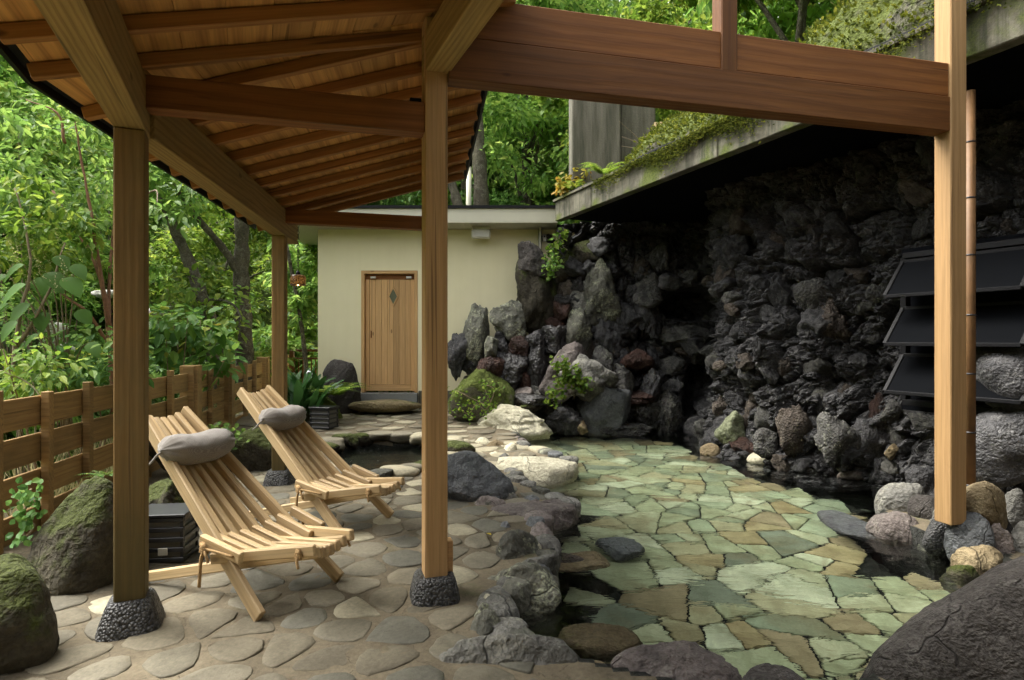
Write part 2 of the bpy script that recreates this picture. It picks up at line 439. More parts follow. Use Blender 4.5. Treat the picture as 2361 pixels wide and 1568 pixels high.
def mortar_mat():
    m, nt, nd, lk, bs = mat_new('mortar')
    tc = nd.new('ShaderNodeTexCoord'); v = tc.outputs['Object']
    n1 = noise_n(nd, lk, v, 1.3, 7, .65, .4)
    r1 = ramp(nd, [(.3, (.058, .048, .032)), (.5, (.135, .112, .075)), (.72, (.215, .18, .122))]); lk.new(n1.outputs[0], r1.inputs[0])
    n2 = noise_n(nd, lk, v, 45, 5, .7)
    r2 = ramp(nd, [(.3, (.6, .6, .6)), (.7, (1.2, 1.2, 1.2))]); lk.new(n2.outputs[0], r2.inputs[0])
    c = mixc(nd, lk, .7, r1.outputs[0], r2.outputs[0], 'MULTIPLY')
    n3 = noise_n(nd, lk, v, 2.1, 6, .7, .3)
    r3 = ramp(nd, [(.58, (0, 0, 0)), (.70, (1, 1, 1))]); lk.new(n3.outputs[0], r3.inputs[0])
    c = mixc(nd, lk, math_n(nd, lk, 'MULTIPLY', r3.outputs[0], .6), c, (.075, .082, .035))
    vo = nd.new('ShaderNodeTexVoronoi'); vo.feature = 'DISTANCE_TO_EDGE'; vo.inputs['Scale'].default_value = 3.1
    nz = noise_n(nd, lk, v, 4, 4); ad = nd.new('ShaderNodeVectorMath'); ad.operation = 'MULTIPLY_ADD'
    ad.inputs[1].default_value = (.35, .35, .35); lk.new(nz.outputs['Color'], ad.inputs[0]); lk.new(v, ad.inputs[2]); lk.new(ad.outputs[0], vo.inputs['Vector'])
    rc = ramp(nd, [(0, (1, 1, 1)), (.010, (0, 0, 0))]); lk.new(vo.outputs['Distance'], rc.inputs[0])
    crack = math_n(nd, lk, 'MULTIPLY', rc.outputs[0], r3.outputs[0])
    c = mixc(nd, lk, math_n(nd, lk, 'MULTIPLY', rc.outputs[0], .45), c, (.05, .042, .03))
    lk.new(c, bs.inputs['Base Color']); bs.inputs['Roughness'].default_value = .92; bs.inputs['Specular IOR Level'].default_value = .2
    h = math_n(nd, lk, 'SUBTRACT', math_n(nd, lk, 'ADD', n1.outputs[0], math_n(nd, lk, 'MULTIPLY', n2.outputs[0], .4)), math_n(nd, lk, 'MULTIPLY', rc.outputs[0], .3))
    bump(nd, lk, h, bs, .5, .02)
    return m
M['mortar'] = mortar_mat()
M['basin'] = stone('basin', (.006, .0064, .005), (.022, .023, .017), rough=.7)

def flag_mat():
    m, nt, nd, lk, bs = mat_new('flagstone')
    vec, oi = obj_vec(nd, lk, (1, 1, 1), 30)
    r0 = ramp(nd, [(0, (.42, .45, .285)), (.15, (.35, .40, .265)), (.30, (.49, .505, .335)), (.44, (.29, .335, .23)), (.54, (.44, .41, .255)), (.66, (.57, .60, .43)), (.79, (.34, .275, .165)), (.86, (.22, .25, .185)), (.92, (.42, .345, .19))], 'CONSTANT')
    lk.new(oi.outputs['Random'], r0.inputs[0])
    n1 = noise_n(nd, lk, vec, 4.5, 7, .65, .5)
    r1 = ramp(nd, [(.3, (.55, .54, .46)), (.68, (1.3, 1.3, 1.3))]); lk.new(n1.outputs[0], r1.inputs[0])
    c = mixc(nd, lk, .9, r0.outputs[0], r1.outputs[0], 'MULTIPLY')
    n2 = noise_n(nd, lk, vec, 2.2, 5, .6, .8)
    r2 = ramp(nd, [(.5, (0, 0, 0)), (.68, (1, 1, 1))]); lk.new(n2.outputs[0], r2.inputs[0])
    c = mixc(nd, lk, math_n(nd, lk, 'MULTIPLY', r2.outputs[0], .55), c, (.21, .145, .062))
    n3 = noise_n(nd, lk, vec, 60, 4, .7)
    r3 = ramp(nd, [(.3, (.8, .8, .8)), (.7, (1.15, 1.15, 1.15))]); lk.new(n3.outputs[0], r3.inputs[0])
    c = mixc(nd, lk, .7, c, r3.outputs[0], 'MULTIPLY')
    lk.new(c, bs.inputs['Base Color']); bs.inputs['Roughness'].default_value = .8
    bump(nd, lk, n1.outputs[0], bs, .5, .02)
    return m
M['flagstone'] = flag_mat()

def water_mat(name, tint, ripple=.05, scale=5.0, dist=.02, absorb=None, dens=1.0):
    m, nt, nd, lk, bs = mat_new(name)
    nd.remove(bs)
    tc = nd.new('ShaderNodeTexCoord')
    mp = nd.new('ShaderNodeMapping'); mp.inputs['Scale'].default_value = (1, 2.2, 1); lk.new(tc.outputs['Object'], mp.inputs[0])
    n1 = noise_n(nd, lk, mp.outputs[0], scale, 3, .5, .6)
    n2 = noise_n(nd, lk, mp.outputs[0], .7, 2, .5)
    r = ramp(nd, [(.35, (.15, .15, .15)), (.7, (1, 1, 1))]); lk.new(n2.outputs[0], r.inputs[0])
    h = math_n(nd, lk, 'MULTIPLY', n1.outputs[0], r.outputs[0])
    b = nd.new('ShaderNodeBump'); b.inputs['Strength'].default_value = ripple; b.inputs['Distance'].default_value = dist
    lk.new(h, b.inputs['Height'])
    gl = nd.new('ShaderNodeBsdfGlass'); gl.inputs['IOR'].default_value = 1.33; gl.inputs['Roughness'].default_value = 0.0
    gl.inputs['Color'].default_value = (*tint, 1); lk.new(b.outputs[0], gl.inputs['Normal'])
    lk.new(gl.outputs[0], nd['Material Output'].inputs[0])
    if absorb:
        va = nd.new('ShaderNodeVolumeAbsorption'); va.inputs['Color'].default_value = (*absorb, 1); va.inputs['Density'].default_value = dens
        lk.new(va.outputs[0], nd['Material Output'].inputs['Volume'])
    return m
M['water'] = water_mat('water', (1, 1, 1), .5, 4.5, .03, (.55, .74, .60), .45)
M['water_small'] = water_mat('water_small', (1, 1, 1), .9, 14.0, .03, (.45, .62, .55), 4.0)

def pebbledash():
    m, nt, nd, lk, bs = mat_new('pebbledash')
    tc = nd.new('ShaderNodeTexCoord')
    vo = nd.new('ShaderNodeTexVoronoi'); vo.inputs['Scale'].default_value = 75; lk.new(tc.outputs['Object'], vo.inputs['Vector'])
    r = ramp(nd, [(.0, (.085, .085, .083)), (.45, (.05, .05, .05)), (.8, (.012, .012, .012))]); lk.new(vo.outputs['Distance'], r.inputs[0])
    bw = nd.new('ShaderNodeRGBToBW'); lk.new(vo.outputs['Color'], bw.inputs[0])
    rr = ramp(nd, [(.2, (.6, .6, .6)), (.8, (1.7, 1.7, 1.65))]); lk.new(bw.outputs[0], rr.inputs[0])
    c = mixc(nd, lk, 1.0, r.outputs[0], rr.outputs[0], 'MULTIPLY')
    lk.new(c, bs.inputs['Base Color']); bs.inputs['Roughness'].default_value = .55
    bump(nd, lk, math_n(nd, lk, 'SUBTRACT', 1.0, vo.outputs['Distance']), bs, 1.0, .012)
    return m
M['pebbledash'] = pebbledash()

def concrete_mat():
    m, nt, nd, lk, bs = mat_new('old_concrete')
    tc = nd.new('ShaderNodeTexCoord'); v = tc.outputs['Object']
    n1 = noise_n(nd, lk, v, 2.2, 8, .7, .4)
    r1 = ramp(nd, [(.3, (.035, .033, .026)), (.5, (.10, .093, .07)), (.72, (.22, .205, .155))]); lk.new(n1.outputs[0], r1.inputs[0])
    mp = nd.new('ShaderNodeMapping'); mp.inputs['Scale'].default_value = (6, 6, .5); lk.new(v, mp.inputs[0])
    n2 = noise_n(nd, lk, mp.outputs[0], 1.5, 6, .7)
    r2 = ramp(nd, [(.48, (0, 0, 0)), (.66, (1, 1, 1))]); lk.new(n2.outputs[0], r2.inputs[0])
    c = mixc(nd, lk, math_n(nd, lk, 'MULTIPLY', r2.outputs[0], .75), r1.outputs[0], (.035, .04, .025))
    n3 = noise_n(nd, lk, v, 1.1, 6, .7, .6)
    r3 = ramp(nd, [(.5, (0, 0, 0)), (.62, (1, 1, 1))]); lk.new(n3.outputs[0], r3.inputs[0])
    n4 = noise_n(nd, lk, v, 70, 3, .7)
    r4 = ramp(nd, [(.3, (.03, .045, .006)), (.7, (.12, .15, .02))]); lk.new(n4.outputs[0], r4.inputs[0])
    c = mixc(nd, lk, math_n(nd, lk, 'MULTIPLY', r3.outputs[0], .85), c, r4.outputs[0])
    lk.new(c, bs.inputs['Base Color']); bs.inputs['Roughness'].default_value = .9; bs.inputs['Specular IOR Level'].default_value = .2
    bump(nd, lk, math_n(nd, lk, 'ADD', n1.outputs[0], math_n(nd, lk, 'MULTIPLY', n4.outputs[0], .3)), bs, .5, .02)
    return m
M['concrete'] = concrete_mat()
def pillar_mat():
    m, nt, nd, lk, bs = mat_new('stained_concrete')
    tc = nd.new('ShaderNodeTexCoord'); v = tc.outputs['Object']
    mp = nd.new('ShaderNodeMapping'); mp.inputs['Scale'].default_value = (4, 4, .35); lk.new(v, mp.inputs[0])
    n1 = noise_n(nd, lk, mp.outputs[0], 1.4, 7, .65, .2)
    r1 = ramp(nd, [(.3, (.03, .033, .018)), (.48, (.10, .094, .066)), (.7, (.20, .18, .14))]); lk.new(n1.outputs[0], r1.inputs[0])
    n2 = noise_n(nd, lk, v, 60, 4, .7)
    r2 = ramp(nd, [(.3, (.7, .7, .7)), (.7, (1.15, 1.15, 1.15))]); lk.new(n2.outputs[0], r2.inputs[0])
    lk.new(mixc(nd, lk, .8, r1.outputs[0], r2.outputs[0], 'MULTIPLY'), bs.inputs['Base Color'])
    bs.inputs['Roughness'].default_value = .92
    bump(nd, lk, n2.outputs[0], bs, .4, .01)
    return m
M['pillar'] = pillar_mat()
def plaster_mat():
    m, nt, nd, lk, bs = mat_new('cream_plaster')
    tc = nd.new('ShaderNodeTexCoord'); v = tc.outputs['Object']
    n1 = noise_n(nd, lk, v, .9, 6, .6)
    r1 = ramp(nd, [(.3, (.76, .70, .46)), (.7, (.83, .77, .52))]); lk.new(n1.outputs[0], r1.inputs[0])
    mp = nd.new('ShaderNodeMapping'); mp.inputs['Scale'].default_value = (5, 5, .35); lk.new(v, mp.inputs[0])
    n3 = noise_n(nd, lk, mp.outputs[0], 1.5, 5, .65)
    r3 = ramp(nd, [(.35, (.80, .79, .72)), (.6, (1, 1, 1))]); lk.new(n3.outputs[0], r3.inputs[0])
    lk.new(mixc(nd, lk, .12, r1.outputs[0], r3.outputs[0], 'MULTIPLY'), bs.inputs['Base Color']); bs.inputs['Roughness'].default_value = .9; bs.inputs['Specular IOR Level'].default_value = .15
    n2 = noise_n(nd, lk, v, 140, 3, .7); bump(nd, lk, n2.outputs[0], bs, .15, .004)
    return m
M['plaster'] = plaster_mat()
M['fascia'] = plain('fascia_paint', (.52, .50, .385), .6, noise=.05, nscale=3)
M['soffit'] = plain('soffit_board', (.50, .475, .385), .7, noise=.05, nscale=5)
M['black_metal'] = plain('black_metal', (.010, .010, .011), .5, spec=.12)
M['black_paint'] = plain('black_paint', (.020, .021, .024), .4, noise=.2, nscale=30)
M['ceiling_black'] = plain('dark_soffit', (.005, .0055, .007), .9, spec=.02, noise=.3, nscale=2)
M['white_plastic'] = plain('white_plastic', (.55, .54, .47), .4)
M['chrome'] = plain('chrome', (.75, .76, .78), .12, metal=1.0)
M['paper'] = plain('lantern_paper', (.15, .15, .14), .8, noise=.1)
M['grey_box'] = plain('grey_granite', (.19, .195, .18), .8, noise=.35, nscale=160)
M['terra'] = plain('terra', (.03, .03, .028), .7)
M['rope'] = plain('sisal_rope', (.42, .27, .12), .9, noise=.3, bumpy=.6, nscale=160)
M['bamboo'] = plain('bamboo', (.17, .088, .032), .6, noise=.25, nscale=9)
M['bamboo_pale'] = plain('bamboo_pale', (.42, .31, .14), .6, noise=.25, nscale=9)
M['glass_dark'] = plain('louvre_glass', (.006, .0065, .0075), .6, spec=.0)
M['pane_green'] = plain('door_glass', (.10, .11, .06), .25, spec=.6)
M['bark'] = stone('bark', (.055, .047, .032), (.16, .14, .10), patch=(.30, .30, .22), patch_amt=.6, moss=.25, moss_col=(.06, .075, .02), rough=.95, pit=.8, scale=1.6, vary=.1)
M['bark_red'] = plain('bark_red', (.21, .10, .05), .8, noise=.35, bumpy=.5, nscale=30)
M['twig'] = plain('twig', (.20, .15, .09), .85, noise=.3, nscale=40)
M['soil'] = stone('soil', (.03, .026, .014), (.085, .075, .038), moss=.5, moss_col=(.04, .06, .015), rough=.95)
M['forest_floor'] = stone('forest_floor', (.035, .05, .014), (.12, .165, .04), rough=.98, scale=.4, spec=.1)
M['linen'] = None
G = [(0, (.065, .145, .030)), (.25, (.105, .215, .044)), (.5, (.155, .285, .058)), (.75, (.21, .35, .072)), (.95, (.26, .38, .085)), (1, (.31, .38, .10))]
M['leaf_far'] = leaf_mat('leaf_far', [(p, tuple(x * 1.25 for x in c)) for p, c in G], .48)
M['leaf_deep'] = leaf_mat('leaf_deep', [(p, (c[0] * .60, c[1] * .70, c[2] * .80)) for p, c in G], .35)
M['leaf_mid'] = leaf_mat('leaf_mid', G, .48)
M['leaf_big'] = leaf_mat('leaf_big', [(0, (.045, .12, .02)), (.35, (.07, .17, .03)), (.7, (.11, .22, .04)), (.92, (.16, .26, .04)), (1, (.28, .26, .04))], .42, .4)
M['leaf_bright'] = leaf_mat('leaf_bright', [(0, (.07, .15, .015)), (.5, (.13, .23, .03)), (.85, (.22, .31, .045)), (1, (.28, .34, .06))], .5)
M['leaf_yellow'] = leaf_mat('leaf_yellow', [(0, (.25, .25, .03)), (.5, (.40, .34, .04)), (1, (.45, .26, .04))], .4)
M['blade'] = leaf_mat('blade', [(0, (.018, .065, .016)), (.6, (.035, .10, .025)), (1, (.07, .14, .04))], .25, .3)
M['moss_tuft'] = leaf_mat('moss_tuft', [(0, (.03, .045, .006)), (.4, (.065, .085, .010)), (.75, (.11, .135, .016)), (1, (.17, .18, .03))], .35, .8)
M['grass_dry'] = leaf_mat('grass_dry', [(0, (.16, .15, .05)), (.6, (.32, .30, .15)), (1, (.45, .42, .24))], .4)

def lerp(a, b, t): return a + (b - a) * t
def sstep(a, b, x):
    t = np.clip((np.asarray(x, float) - a) / (b - a), 0, 1); return t * t * (3 - 2 * t)
def poly_inside(P, poly):
    x, y = P[:, 0], P[:, 1]; n = len(poly); ins = np.zeros(len(P), bool); j = n - 1
    for i in range(n):
        xi, yi = poly[i]; xj, yj = poly[j]
        c = ((yi > y) != (yj > y)) & (x < (xj - xi) * (y - yi) / (yj - yi + 1e-12) + xi)
        ins ^= c; j = i
    return ins
def poly_dist(P, poly):
    d = np.full(len(P), 1e9)
    for i in range(len(poly)):
        a = np.array(poly[i]); b = np.array(poly[(i + 1) % len(poly)]); ab = b - a
        t = np.clip(((P - a) @ ab) / (ab @ ab + 1e-12), 0, 1)
        d = np.minimum(d, np.linalg.norm(P - (a + t[:, None] * ab), axis=1))
    return d
def sdist(P, poly):
    d = poly_dist(P, poly); return np.where(poly_inside(P, poly), -d, d)

WATER_Z = -.10
FLOOR_Z = -.58
POOL = [tuple(gr(x, y, WATER_Z)[:2]) for x, y in
        [(1140, 1490), (1185, 1400), (1250, 1345), (1285, 1300), (1250, 1250), (1250, 1205), (1325, 1190), (1250, 1150), (1195, 1130), (1200, 1105),
         (1325, 1082), (1260, 1060), (1215, 1042), (1185, 1012), (1262, 1004), (1300, 991), (1450, 990), (1620, 988), (1628, 1000), (1640, 1030), (1700, 1055), (1800, 1078), (1950, 1100),
         (2080, 1115), (2095, 1135), (2045, 1150), (2020, 1185), (2040, 1225), (2160, 1275), (2300, 1290), (2330, 1400), (2120, 1520), (1950, 1640), (1700, 1650), (1430, 1590), (1260, 1540)]]
SPOOL_Z = -.05
DEEP = [[tuple(gr(x, y, -.16 if len(q) == 14 and q[0][1] < 1000 else -.34)[:2]) for x, y in q] for q in (
        [(1120, 1520), (1200, 1530), (1325, 1480), (1330, 1400), (1400, 1390), (1405, 1335), (1300, 1325), (1290, 1290), (1330, 1260), (1375, 1235), (1375, 1185), (1300, 1160), (1180, 1150), (1100, 1400)],
        [(1985, 1215), (1990, 1290), (2060, 1345), (2150, 1375), (2290, 1370), (2330, 1280), (2200, 1230), (2050, 1200)],
        [(1290, 975), (1630, 975), (1645, 1020), (1700, 1048), (1950, 1092), (2095, 1108), (2060, 1165), (1960, 1148), (1850, 1118), (1720, 1085), (1630, 1050), (1560, 1016), (1400, 1006), (1290, 1004)])]   # dark wells beside the steps; last one sunk to imitate shade and wall reflection
SPOOL = [tuple(gr(x, y, SPOOL_Z)[:2]) for x, y in [(745, 1062), (790, 1040), (850, 1030), (950, 1029), (1025, 1040), (1045, 1060), (985, 1082), (930, 1098), (850, 1112), (775, 1100)]]

# ------------------------------------------------------------------ terrace, pools, outer ground
def terrace_z(P):
    P = np.atleast_2d(np.asarray(P, float))[:, :2]
    z = .165 * sstep(7.2, 9.9, P[:, 1]) * (1 - sstep(-.4, .6, P[:, 0])) + .06 * sstep(-.2, -2, P[:, 0]) * 0
    z = z + .012 * pn(np.c_[P * 1.3, np.zeros(len(P))], 5)
    return z
def tz(x, y): return float(terrace_z([[x, y]])[0])
xs = np.arange(-5.2, 5.3, .033); ys = np.arange(-.6, 11.2, .033)
XX, YY = np.meshgrid(xs, ys); P2 = np.c_[XX.ravel(), YY.ravel()]
Z = terrace_z(P2)
fine = .006 * fbm(np.c_[P2 * 9, np.zeros(len(P2))], 3, 8)
sd = sdist(P2, POOL); sd2 = sdist(P2, SPOOL)
deep = np.minimum(np.minimum(sdist(P2, DEEP[0]), sdist(P2, DEEP[1])), sdist(P2, DEEP[2]))
Z = Z + fine
Z = np.where(sd < .06, lerp(Z, np.where(deep < 0, -1.45, FLOOR_Z - .02), sstep(.01, -.07, sd)), Z)
Z = np.where(sd2 < .04, lerp(Z, -.28, sstep(.04, -.12, sd2)), Z)
fl = -3.25 - .167 * (P2[:, 1] - 3.88)
Z = Z - .35 * sstep(.0, -1.2, P2[:, 0] - fl)
nx = len(xs); ny = len(ys)
idx = np.arange(nx * ny).reshape(ny, nx)
FQ = np.c_[idx[:-1, :-1].ravel(), idx[:-1, 1:].ravel(), idx[1:, 1:].ravel(), idx[1:, :-1].ravel()]
me = mesh_arrays('terrace', np.c_[P2, Z], FQ, M['mortar'])
me.materials.append(M['basin'])
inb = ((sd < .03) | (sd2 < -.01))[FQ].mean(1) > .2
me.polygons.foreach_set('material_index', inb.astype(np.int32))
terrace = struct(ob('terrace_ground', me), 'stone terrace bedded in beige mortar around the pool')

def outer_z(P):
    x, y = P[:, 0], P[:, 1]
    dl = (-3.4 - .167 * (y - 3.88)) - x
    zl = -.55 * sstep(.2, 2.5, dl) + .36 * np.clip(dl - 5.0, 0, None)
    zb = .62 * np.clip(y - 15.0, 0, None) * sstep(15, 19, y)
    z = np.maximum(zl, np.where(y > 11, zb - .4, zl))
    z = np.where(x > 2.5, np.maximum(z, -.5), z) - .1
    z = z + .5 * fbm(np.c_[P * .25, np.zeros(len(P))], 3, 3) * sstep(1.5, 5, np.maximum(dl, y - 13))
    inner = (x > -5.0 - .0 * y) & (x < 5.1) & (y > -1.3) & (y < 11.0)
    return np.where(inner, np.minimum(z, -2.4), z)
xs = np.concatenate([np.arange(-60, -12, 2.0), np.arange(-12, 8, .35), np.arange(8, 61, 2.0)])
ys = np.concatenate([np.arange(-30, -2, 2.0), np.arange(-2, 22, .35), np.arange(22, 81, 2.0)])
XX, YY = np.meshgrid(xs, ys); P2 = np.c_[XX.ravel(), YY.ravel()]
nx = len(xs); ny = len(ys); idx = np.arange(nx * ny).reshape(ny, nx)
FQ = np.c_[idx[:-1, :-1].ravel(), idx[:-1, 1:].ravel(), idx[1:, 1:].ravel(), idx[1:, :-1].ravel()]
struct(ob('ground', mesh_arrays('ground', np.c_[P2, outer_z(P2)], FQ, M['forest_floor'])), 'dark leafy forest ground rising into a hillside')
def oz(x, y): return float(outer_z(np.array([[x, y]], float))[0])

def poly_sheet(name, poly, z, mat):
    V = [(x, y, z) for x, y in poly]
    bm = bmesh.new(); vs = [bm.verts.new(v) for v in V]
    f = bm.faces.new(vs); f.normal_update()
    if f.normal.z < 0: f.normal_flip()
    bmesh.ops.triangulate(bm, faces=[f])
    me = bpy.data.meshes.new(name); bm.to_mesh(me); bm.free(); me.materials.append(mat)
    return ob(name, me)
def water_body(name, poly, z, zb, mat):
    """closed body of water: a flat top and a skirt buried in the ground"""
    bm = bmesh.new(); vs = [bm.verts.new((x, y, z)) for x, y in poly]
    f = bm.faces.new(vs); f.normal_update()
    r_ = bmesh.ops.extrude_face_region(bm, geom=[f])
    for v in r_['geom']:
        if isinstance(v, bmesh.types.BMVert): v.co.z = zb
    bmesh.ops.recalc_face_normals(bm, faces=list(bm.faces))
    bmesh.ops.triangulate(bm, faces=list(bm.faces))
    me = bpy.data.meshes.new(name); bm.to_mesh(me); bm.free(); me.materials.append(mat)
    return ob(name, me)
def grow(poly, d):
    c = np.mean(poly, 0); out = []
    n = len(poly)
    area = sum(poly[i][0] * poly[(i + 1) % n][1] - poly[(i + 1) % n][0] * poly[i][1] for i in range(n))
    s = 1 if area > 0 else -1
    for i in range(n):
        a = np.array(poly[i - 1]); b = np.array(poly[(i + 1) % n]); t = (b - a) / (np.linalg.norm(b - a) + 1e-9)
        out.append((poly[i][0] + s * t[1] * d, poly[i][1] - s * t[0] * d))
    return out
struct(water_body('pool_water', grow(POOL, .05), WATER_Z, -1.6, M['water']), 'clear still water of the large hot spring pool')
struct(water_body('small_pool_water', grow(SPOOL, .03), SPOOL_Z, -.6, M['water_small']), 'rippled dark water of the small round pool by the door')

# Voronoi cells by half-plane clipping
def clip_poly(poly, n, d):
    out = []
    for i in range(len(poly)):
        a = poly[i]; b = poly[(i + 1) % len(poly)]
        da = a @ n - d; db = b @ n - d
        if da <= 0: out.append(a)
        if (da < 0 < db) or (db < 0 < da): out.append(a + (b - a) * (da / (da - db)))
    return out
def voronoi(S, R=1.0):
    cells = []
    for i, p in enumerate(S):
        poly = [p + np.array(v) * R for v in ((-1, -1), (1, -1), (1, 1), (-1, 1))]
        dd = np.linalg.norm(S - p, axis=1); nb = np.argsort(dd)[1:22]
        for j in nb:
            q = S[j]; n = (q - p) / dd[j]; poly = clip_poly(poly, n, (p + q) @ n / 2)
            if len(poly) < 3: break
        cells.append(np.array(poly) if len(poly) >= 3 else None)
    return cells
def poisson(box, rmin, n, seed, warp=None, rfun=None):
    rg = np.random.default_rng(seed); pts = []
    for _ in range(n):
        p = np.array([rg.uniform(box[0], box[1]), rg.uniform(box[2], box[3])])
        r = rfun(p) if rfun else rmin
        r *= rg.uniform(.8, 1.25)
        if all((p[0] - q[0]) ** 2 + (p[1] - q[1]) ** 2 > r * r for q in pts): pts.append(p)
    return np.array(pts)

def slab_piece(poly, th, bev, name, mat, dome=0.0, seed=0, tilt=0.0):
    """flat stone from a polygon around its own origin: skirt, rounded arris, top"""
    poly = np.asarray(poly); n = len(poly); rg = np.random.default_rng(seed)
    c = poly.mean(0); r = np.linalg.norm(poly - c, axis=1).mean()
    rings = [(1.0, -th), (1.0, -bev), (1 - bev * .35 / max(r, .02), -bev * .3), (1 - bev * 1.1 / max(r, .02), 0 + dome * .15), (.62, dome * .75)]
    V = []; gx, gy = rg.normal(0, tilt, 2)
    for s, z in rings:
        for p in poly:
            q = c + (p - c) * s; V.append((q[0], q[1], z + ((q - c) @ np.array([gx, gy])) + (rg.normal(0, .0015) if dome else 0)))
    V.append((c[0], c[1], dome))
    Fc = []
    for k in range(len(rings) - 1):
        for i in range(n): Fc.append((k * n + i, k * n + (i + 1) % n, (k + 1) * n + (i + 1) % n, (k + 1) * n + i))
    b = (len(rings) - 1) * n
    for i in range(n): Fc.append((b + i, b + (i + 1) % n, len(V) - 1))
    me = mesh_lists(name, V, Fc, mat, True)
    return me
def chaikin(poly, k=2, w=.25):
    poly = np.asarray(poly)
    for _ in range(k):
        nx_ = np.roll(poly, -1, 0); poly = np.stack([poly * (1 - w) + nx_ * w, poly * w + nx_ * (1 - w)], 1).reshape(-1, 2)
    return poly
def ccw(poly):
    a = np.sum(poly[:, 0] * np.roll(poly[:, 1], -1) - np.roll(poly[:, 0], -1) * poly[:, 1]); return poly if a > 0 else poly[::-1]

# pool floor: crazy paving of irregular flagstones
pool_floor = empty('pool_floor'); struct(pool_floor, 'pool bottom of green and tan crazy paving under clear water')
rg = np.random.default_rng(12)
AN = np.array([1.25, 1.0])
S = poisson((-.6 / 1.25, 4.6 / 1.25, 2.2, 10.3), .46, 5000, 4)
coarse = [c * AN for c in voronoi(S, 1.2) if c is not None]
def parea(p): return .5 * abs(np.sum(p[:, 0] * np.roll(p[:, 1], -1) - np.roll(p[:, 0], -1) * p[:, 1]))
def chop(p, lim):
    """split a cell by a chord across its long side until it is small enough: T-joints as in crazy paving"""
    if parea(p) < lim or len(p) < 3: return [p]
    c = p.mean(0); q = p - c; ev, U_ = np.linalg.eigh(q.T @ q); ax = U_[:, 1]
    a_ = rg.normal(0, .32); n_ = np.array([ax[0] * math.cos(a_) - ax[1] * math.sin(a_), ax[0] * math.sin(a_) + ax[1] * math.cos(a_)])
    d_ = (c + ax * rg.uniform(-.16, .16) * math.sqrt(parea(p))) @ n_
    A_ = clip_poly(list(p), n_, d_); B_ = clip_poly(list(p), -n_, -d_)
    out = []
    for s_ in (A_, B_):
        if len(s_) >= 3: out += chop(np.array(s_), rg.uniform(.05, .19))
    return out
i = 0
for c0_ in coarse:
    if sdist(c0_.mean(0)[None], POOL)[0] > .35: continue
    for c in chop(c0_, rg.uniform(.08, .25)):
        i += 1
        if parea(c) < .008: continue
        c = ccw(c); cc = c.mean(0)
        if sdist(cc[None], POOL)[0] > .06 or min(sdist(cc[None], q_)[0] for q_ in DEEP) < -.02: continue
        rr = np.linalg.norm(c - cc, axis=1).mean()
        # points along the edges, worn unevenly; joints of about 14 mm
        pts_ = []
        for k in range(len(c)):
            a_, b_ = c[k], c[(k + 1) % len(c)]; m_ = max(1, int(np.linalg.norm(b_ - a_) / .09))
            for j in range(m_): pts_.append(a_ + (b_ - a_) * j / m_)
        c2 = np.array(pts_); nv = c2 - cc
        jit = .010 * pn(np.c_[c2 * 9, np.full(len(c2), i * 3.7)], 3) + .006 * pn(np.c_[c2 * 23, np.full(len(c2), i * 1.7)], 5)
        c2 = cc + nv * (1 - .008 / rr - np.abs(jit)[:, None] / rr)
        c2 = chaikin(c2, 1, .2)
        me = slab_piece(c2 - cc, .03, .006, 'flagstone', M['flagstone'], dome=.003, seed=i, tilt=.012)
        ob('flagstone', me, pool_floor, loc=(cc[0], cc[1], FLOOR_Z + rg.normal(0, .003)))

# terrace cobbles set in mortar
paving = empty('cobble_paving'); struct(paving, 'terrace paving of flat rounded river stones set in mortar')
S = poisson((-3.6, 1.0, 1.9, 10.2), .2, 15000, 9, rfun=lambda p: .215 if p[1] < 6.5 else .26)
Sw = S.copy()
cells = voronoi(S, .6)
cand = []
for i, c in enumerate(cells):
    if c is None: continue
    ctr = c.mean(0)
    if sdist(ctr[None], POOL)[0] < .16 or sdist(ctr[None], SPOOL)[0] < .22: continue
    if ctr[0] < -3.0 - .167 * (ctr[1] - 3.88): continue
    if ctr[1] > 8.6 and ctr[0] > .2: continue
    if abs(ctr[0]) / ctr[1] > 1.0: continue
    cand.append((i, ctr, ccw(c)))
cand.sort(key=lambda t: t[1][1])
rest_V, rest_F = [], []
for k, (i, ctr, c) in enumerate(cand):
    rr = np.linalg.norm(c - ctr, axis=1).mean()
    shrink = rg.uniform(.82, .96)
    c2 = ctr + (c - ctr) * shrink
    c2 = chaikin(c2, 3, rg.uniform(.22, .28))
    ang = np.arctan2(c2[:, 1] - ctr[1], c2[:, 0] - ctr[0])
    c2 = ctr + (c2 - ctr) * (1 + .05 * np.sin(ang * 3 + i) + .025 * np.sin(ang * 7 + 2.3 * i))[:, None]
    if len(c2) > 30: c2 = c2[::3]
    mat = M[['cobble', 'cobble_b', 'cobble', 'cobble_c', 'cobble_b', 'cobble_c', 'cobble', 'cobble_c', 'cobble_pale'][rg.integers(0, 9)]]
    if ctr[1] > 6.4: mat = M[['cobble', 'cobble_pale', 'cobble_c'][rg.integers(0, 3)]]
    lift = rg.uniform(.002, .007)
    me = slab_piece(c2 - ctr, .03, .006, 'paving_stone', mat, dome=rg.uniform(.001, .004), seed=i, tilt=.012)
    o = ob('paving_stone', me, paving, loc=(ctr[0], ctr[1], tz(*ctr) + lift))
    if k >= 299:
        n0 = len(rest_V)
        rest_V += [tuple(np.array(v.co) + np.array(o.location)) for v in me.vertices]
        rest_F += [tuple(j + n0 for j in p.vertices) for p in me.polygons]
        bpy.data.objects.remove(o); bpy.data.meshes.remove(me)
if rest_F:
    o = ob('distant_paving', mesh_lists('distant_paving', rest_V, rest_F, M['cobble_pale'], True), paving); o['kind'] = 'stuff'

